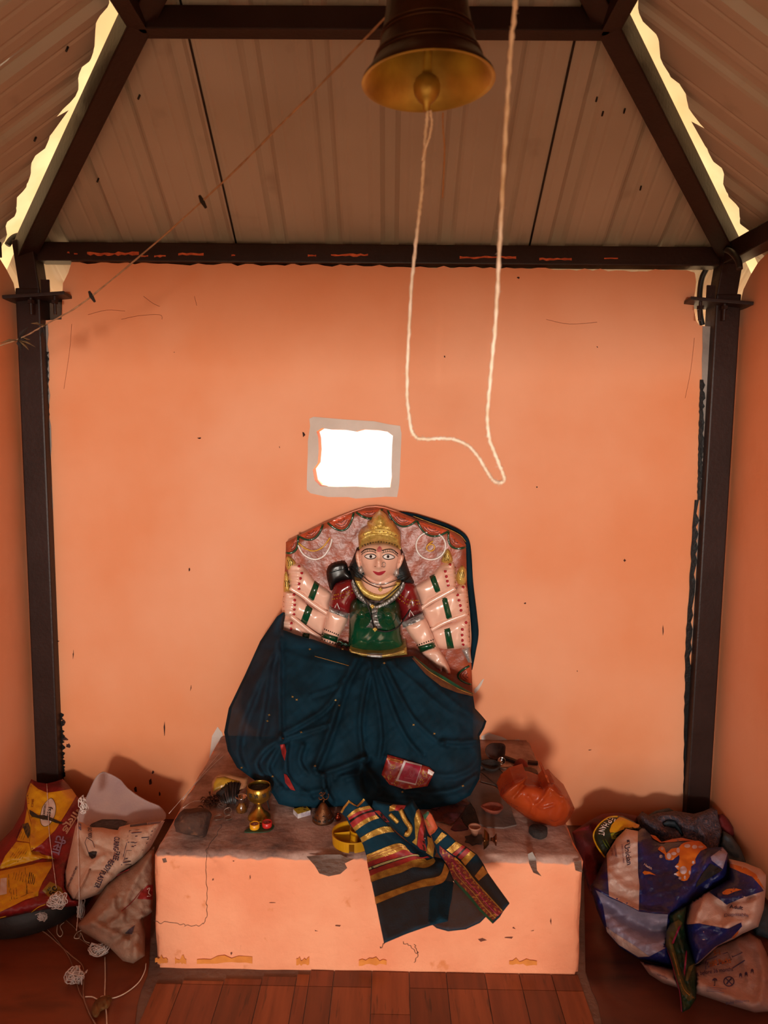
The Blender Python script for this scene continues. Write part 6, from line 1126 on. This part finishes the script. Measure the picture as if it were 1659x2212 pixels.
line('silk_trim', S8((822, 1440), (870, 1570), (905, 1700), (940, 1830), (955, 1985)), Sx, .0016, mag, g, eps=.001); line('silk_trim', S8((880, 1500), (920, 1640), (970, 1800), (1060, 1880)), Sx, .001, zari, g, eps=.002)
settle(['limp_sack', 'plaster_sack', 'rice_sack'])
settle(['green_scarf', 'blue_sack', 'diaper_sack', 'carton_sack', 'green_sack', 'blue_rag', 'wool_shawl', 'denim_trousers', 'red_garment', 'red_cloth', 'denim_cloth'])
# ---------------------------------------------------------------- bell, ropes and threads
YBell = 1.22; cb = PY(925, 180, YBell); g = thing('temple_bell', cb, 'large brass temple bell hanging from the roof above the altar', 'bell')
bm_ = mat('dark_bell_metal', '4a2e1a', '35200f', 14, .38, metal=.75, bump=.1, bscale=50); bi = mat('bright_bell_brass', 'ccb04e', '94762c', 9, .42, metal=.5, bump=.15, bscale=40)
R0 = .1085; tl = rotx(.02)@roty(-.035)
outp = [(1, 0), (.985, .05), (.90, .14), (.82, .27), (.75, .42), (.70, .58), (.655, .78), (.615, 1.0), (.585, 1.3), (.565, 1.6), (.53, 1.85), (.42, 2.02), (.2, 2.1), (.0001, 2.12)]
inp = [(1, 0), (.975, -.012), (.93, .02), (.86, .10), (.77, .24), (.69, .45), (.62, .8), (.56, 1.2), (.5, 1.7), (.3, 1.92), (.0001, 1.95)]
lathe('bell_body', [(r*R0, z*R0) for r, z in outp], cb, bm_, g, 64, R=tl)
lathe('bell_inside', [(r*R0, z*R0) for r, z in inp][::-1], cb, bi, g, 64, R=tl)
for z, r in ((.30, .805), (.36, .78), (.62, .69), (.68, .68)):
    tube('bell_moulding', [cb+tl@np.array([R0*(r+.005)*math.cos(t), R0*(r+.005)*math.sin(t), R0*z]) for t in np.linspace(0, 6.283, 49)[:-1]], .0014, bm_, g, 6, closed=True)
kc = PY(922, 192, YBell); lathe('clapper', [(.0001, -.036), (.0055, -.034), (.0065, -.024), (.014, -.018), (.0205, -.008), (.0225, .003), (.019, .014), (.012, .020), (.008, .021), (.0075, .03), (.0075, .19), (.0001, .19)], kc, bi, g, 24)
tube('hanger_rod', [cb+np.array([0, 0, R0*2.1]), np.array([cb[0], cb[1], 2.9])], .006, steel, g, 8)
ring_ = cb+np.array([0, 0, R0*2.22]); tube('crown_loop', [ring_+np.array([.02*math.cos(t), 0, .02*math.sin(t)]) for t in np.linspace(0, 6.283, 21)[:-1]], .005, bm_, g, 8, closed=True)
beam('bell_beam', (XPL+tt, cb[1], 2.90-.13), (XPR-tt, cb[1], 2.90-.13), .045, .05, 'dark steel bar carrying the bell under the roof')
def rope(name, pts, Y, r, m, label, cat='rope', n=10, fuzz=True, parent=None, group=None):
    p = spline(np.array(pts), n); y = np.interp(np.linspace(0, 1, len(p)), np.linspace(0, 1, len(Y)), Y); P = PY(p[:, 0], p[:, 1], y)
    q = np.random.default_rng(len(pts)); P = P+q.normal(0, r*.12, P.shape); rr_ = r*(1+.18*np.sin(np.arange(len(P))*1.9)+q.uniform(-.1, .1, len(P)))
    V, Fc = tubemesh(P, rr_, 7)
    if fuzz:
        parts = [(V, Fc)]
        for k in range(0, len(P), 3):
            d = unit(q.normal(size=3)); parts.append(tubemesh([P[k], P[k]+d*r*2.4], [.0005, .0002], 3))
        V, Fc = joinmesh(parts)
    return mk(name, V, Fc, m, parent, label, cat, group)
def pj(p): c = AM@(np.array(p, float)-np.array([0, 0, H])); return (CX+F*c[0]/-c[2], CY-F*c[1]/-c[2])
loop = SB((665, 1090), (650, 1250), (630, 1500), (605, 1900), (580, 2110))+[(899, 520), (889, 620), (881, 760), (880, 850), (887, 920), (898, 944), (915, 948), (950, 947), (980, 949), (1010, 962), (1030, 983), (1050, 1015), (1065, 1037), (1076, 1042), (1087, 1040), (1088, 1028), (1075, 995), (1058, 950), (1053, 900), (1060, 810), (1070, 700), (1078, 560), (1086, 400), (1096, 220), (1104, 100), (1114, 0), (1120, -70), pj((.20, 1.02, 2.45)), pj((.22, 1.20, 2.75))]
YY = [YBell]*5+[1.22, 1.22, 1.21, 1.21, 1.20, 1.20, 1.20, 1.20, 1.19, 1.18, 1.17, 1.16, 1.15, 1.14, 1.13, 1.12, 1.11, 1.10, 1.09, 1.07, 1.05, 1.02, .99, .96, .94, .92, .91, 1.02, 1.20]
rope('bell_rope', loop, YY, .0029, stringm, 'pale cotton bell rope hanging in a long loop from the clapper')
rope('cord_end', SB((690, 1100), (705, 1230), (680, 1360), (640, 1480), (610, 1600)), [1.215]*3, .0022, stringm, 'short doubled cord end knotted under the bell clapper', 'cord', fuzz=False)
rope('frayed_thread', SB((815, 1120), (815, 1250), (830, 1450), (825, 1700), (810, 1970)), [1.22]*3, .0012, mat('tan_thread', 'b07a48'), 'thin tan thread hanging from the bell rim', 'thread', fuzz=False)
sl = [(-195, 815), (-30, 757), (45, 730), (100, 700), (200, 638), (437, 435), (640, 236), (855, 15)]
rope('slanting_string', sl, [2.0, 2.0, 2.0, 1.95, 1.85, 1.62, 1.42, 1.25], .0019, mat('old_jute_string', 'b08a68', '8e6a4c', 50, .9), 'old jute string slanting from the side wall up to the bell', 'string', fuzz=False)
for i, ((x, y), Y, lab) in enumerate((((437, 435), 1.62, 'dark knot midway along the slanting string'), ((198, 640), 1.85, 'black twig caught on the slanting string'))):
    c = PY(x, y, Y); tube('string_knot', [c+np.array([-.006, 0, .012]), c+np.array([0, -.002, 0]), c+np.array([.008, 0, -.014])], [.003, .0055, .003], coal, None, 7, label=lab, cat='knot')
dlf = mat('dry_leaf', '8a6a40', '4a3420', 30, .8)
for i, ((x, y), Y, lab) in enumerate((((40, 735), 2.0, 'clump of dried mango leaves tied to the string by the side wall'), ((92, 704), 1.96, 'dried flower bud hanging from the slanting string beside the post'))):
    g = thing('dried_leaves', PY(x, y, Y), lab, 'leaves'); q = np.random.default_rng(i)
    for k in range(7 if i == 0 else 4):
        c = PY(x, y, Y); d = np.array([q.uniform(-.7, .9), q.uniform(-.3, .1), q.uniform(-1, .25)]); d = unit(d)*q.uniform(.03, .055)*(1 if i == 0 else .7); tube('leaf', [c, c+d*.5+np.array([0, 0, .004]), c+d], [.002, .010, .0008], dlf if k % 3 else coal, g, 6, flat=.3)
# thread tangles by the sacks
def tangle(px, py, Y, R_, n, seed, lab, m=threadm, st=(1, 1, .7)):
    c = PY(px, py, Y); q = np.random.default_rng(seed); parts = []
    for k in range(n):
        a = q.uniform(0, 6.28); ph = q.uniform(0, 6.28); rr_ = R_*q.uniform(.35, 1); tl2 = q.normal(0, .7)
        p = []
        for t in np.linspace(0, 6.28, 16): v = np.array([rr_*math.cos(t)*1.0, .35*rr_*math.sin(2*t+ph), rr_*.55*math.sin(t)]); v = roty(a)@rotx(tl2)@v; p.append(c+v*np.array(st)+q.normal(0, .001, 3))
        parts.append(tubemesh(p, .0015, 4))
    V, Fc = joinmesh(parts); return mk('thread_tangle', V, Fc, m, None, lab, 'thread', 'thread tangles by the sacks')
f7 = lambda p: S7(p)[0]
tangle(*f7((450, 1250)), float(Srice(*f7((450, 1250))))-.03, .034, 24, 1, 'fluffy white thread tangle under the rice sack corner'); tangle(*f7((325, 1372)), FY(90, 2005)-.02, .022, 18, 2, 'small thread tangle hanging against the black tub')
tangle(*f7((770, 1635)), FY(213, 2070), .032, 24, 3, 'white thread tangle under the torn edge of the limp sack'); tangle(*f7((590, 1835)), FY(163, 2125), .036, 22, 4, 'loose thread tangle lying on the bare red floor', st=(.9, 1, .8))
tangle(*f7((615, 935)), 2.08, .02, 10, 5, 'tiny thread knot on the string hanging in front of the plaster sack'); tangle(*f7((630, 1310)), 2.03, .028, 20, 6, 'bunch of loose threads at the foot of the plaster sack', st=(.5, 1, 1.3)); tangle(*f7((650, 500)), 2.15, .026, 10, 7, 'loose thread bundle on the rim of the plaster sack', st=(.6, 1, 1.2))
def over(p, *S_): p = np.array(p, float); return [float(min(f(np.array([x]), np.array([y]))[0] for f in S_))-.006 for x, y in p]
q1 = spline(S7((608, 590), (610, 800), (615, 1000), (618, 1250), (605, 1400), (597, 1480)), 6); y1 = over(q1, Spl, Srice, Slimp); y1 = np.minimum.accumulate(np.array(y1))
rope('hanging_string', q1, y1, .0012, threadm, 'white string hanging down in front of the plaster sack', 'string', n=2, fuzz=False)
q1 = spline(S7((365, 336), (375, 500), (385, 720), (420, 1000), (440, 1150)), 10)
rope('hanging_string', q1, over(q1, Srice), .0009, threadm, 'thin string lying over the face of the rice sack', 'string', n=2, fuzz=False)
def floorstr(pts, lab, r=.0016, m=stringm): p = np.array(spline(S7(*pts), 6)); P = PZ(p[:, 0], p[:, 1], .006); V, Fc = tubemesh(P, r, 6); return mk('floor_string', V, Fc, m, None, lab, 'string', 'strings on the floor')
bs2 = mat('dirty_string', 'a07860', '86604c', 40, .9)
floorstr([(275, 1400), (300, 1460), (380, 1520), (470, 1600), (560, 1680), (640, 1750), (655, 1830), (650, 1950), (660, 2030), (700, 2130), (750, 2220)], 'dirty string winding over the floor past the loose thread tangle', .0018, bs2); floorstr([(330, 1430), (430, 1540), (520, 1660), (560, 1740), (590, 1850), (620, 1960), (650, 2010)], 'second dirty string crossing the floor beside the winding one', .0013, bs2)
floorstr([(820, 1690), (822, 1850), (818, 2000), (830, 2120), (835, 2220)], 'straight white string on the floor below the limp sack', .0014); floorstr([(665, 2000), (720, 2000), (770, 2020), (800, 1995), (880, 2010), (980, 1970), (1080, 1890), (1130, 1800), (1140, 1740)], 'pale string curving over the floor to the altar foot', .0014)
floorstr([(470, 1300), (500, 1380), (590, 1470), (620, 1540), (660, 1570), (700, 1600)], 'loose brown string lying in front of the black tub', .0012, bs2)
def curl(pts, lab): p = np.array(spline(S7(*pts), 8)); P = PZ(p[:, 0], p[:, 1], .006); V, Fc = tubemesh(P, .0011, 5); mk('floor_string', V, Fc, stringm, None, lab, 'string', 'strings on the floor')
curl([(450, 1430), (445, 1500), (470, 1530), (490, 1500), (470, 1450), (500, 1420)], 'curled string end between the tub and the limp sack'); curl([(640, 1480), (600, 1500), (580, 1540), (620, 1540), (630, 1500), (660, 1560), (700, 1580)], 'looped string end under the corner of the limp sack')
g = thing('dry_leaf', PZ(215, 2172, 0), 'crumpled dry brown leaf on the floor where the strings meet', 'leaf')
puff('leaf_blade', S7((740, 2040), (790, 2010), (850, 2000), (868, 2040), (840, 2090), (790, 2110), (760, 2160), (725, 2150), (715, 2090)), lambda x, y: PZ(np.asarray(x, float), np.asarray(y, float), .008)[..., 1]-.004, .012, 8, mat('brown_leaf', '5a3a1c', '7a5426', 30, .8), g, back=.006, h=3, sm=2, hf=lambda x, y, d: .006*sinus(x, y, 3, 10))
# strings tied from the altar to the back wall
for k, p in enumerate(([(485, 1632), (450, 1665), (400, 1720), (365, 1760)], [(478, 1625), (440, 1670), (395, 1730)], [(455, 1735), (420, 1733), (395, 1748)])):
    P = [A(*q_)+np.array([0, 0, .004]) for q_ in p]; tube('thread_strand', np.array(P), .0010, threadm, None, 5, 4, label=['long white thread lying along the altar edge', 'second white thread along the altar edge towards the wall', 'short white thread beside the withered petals'][k], cat='thread', group='threads on the altar')
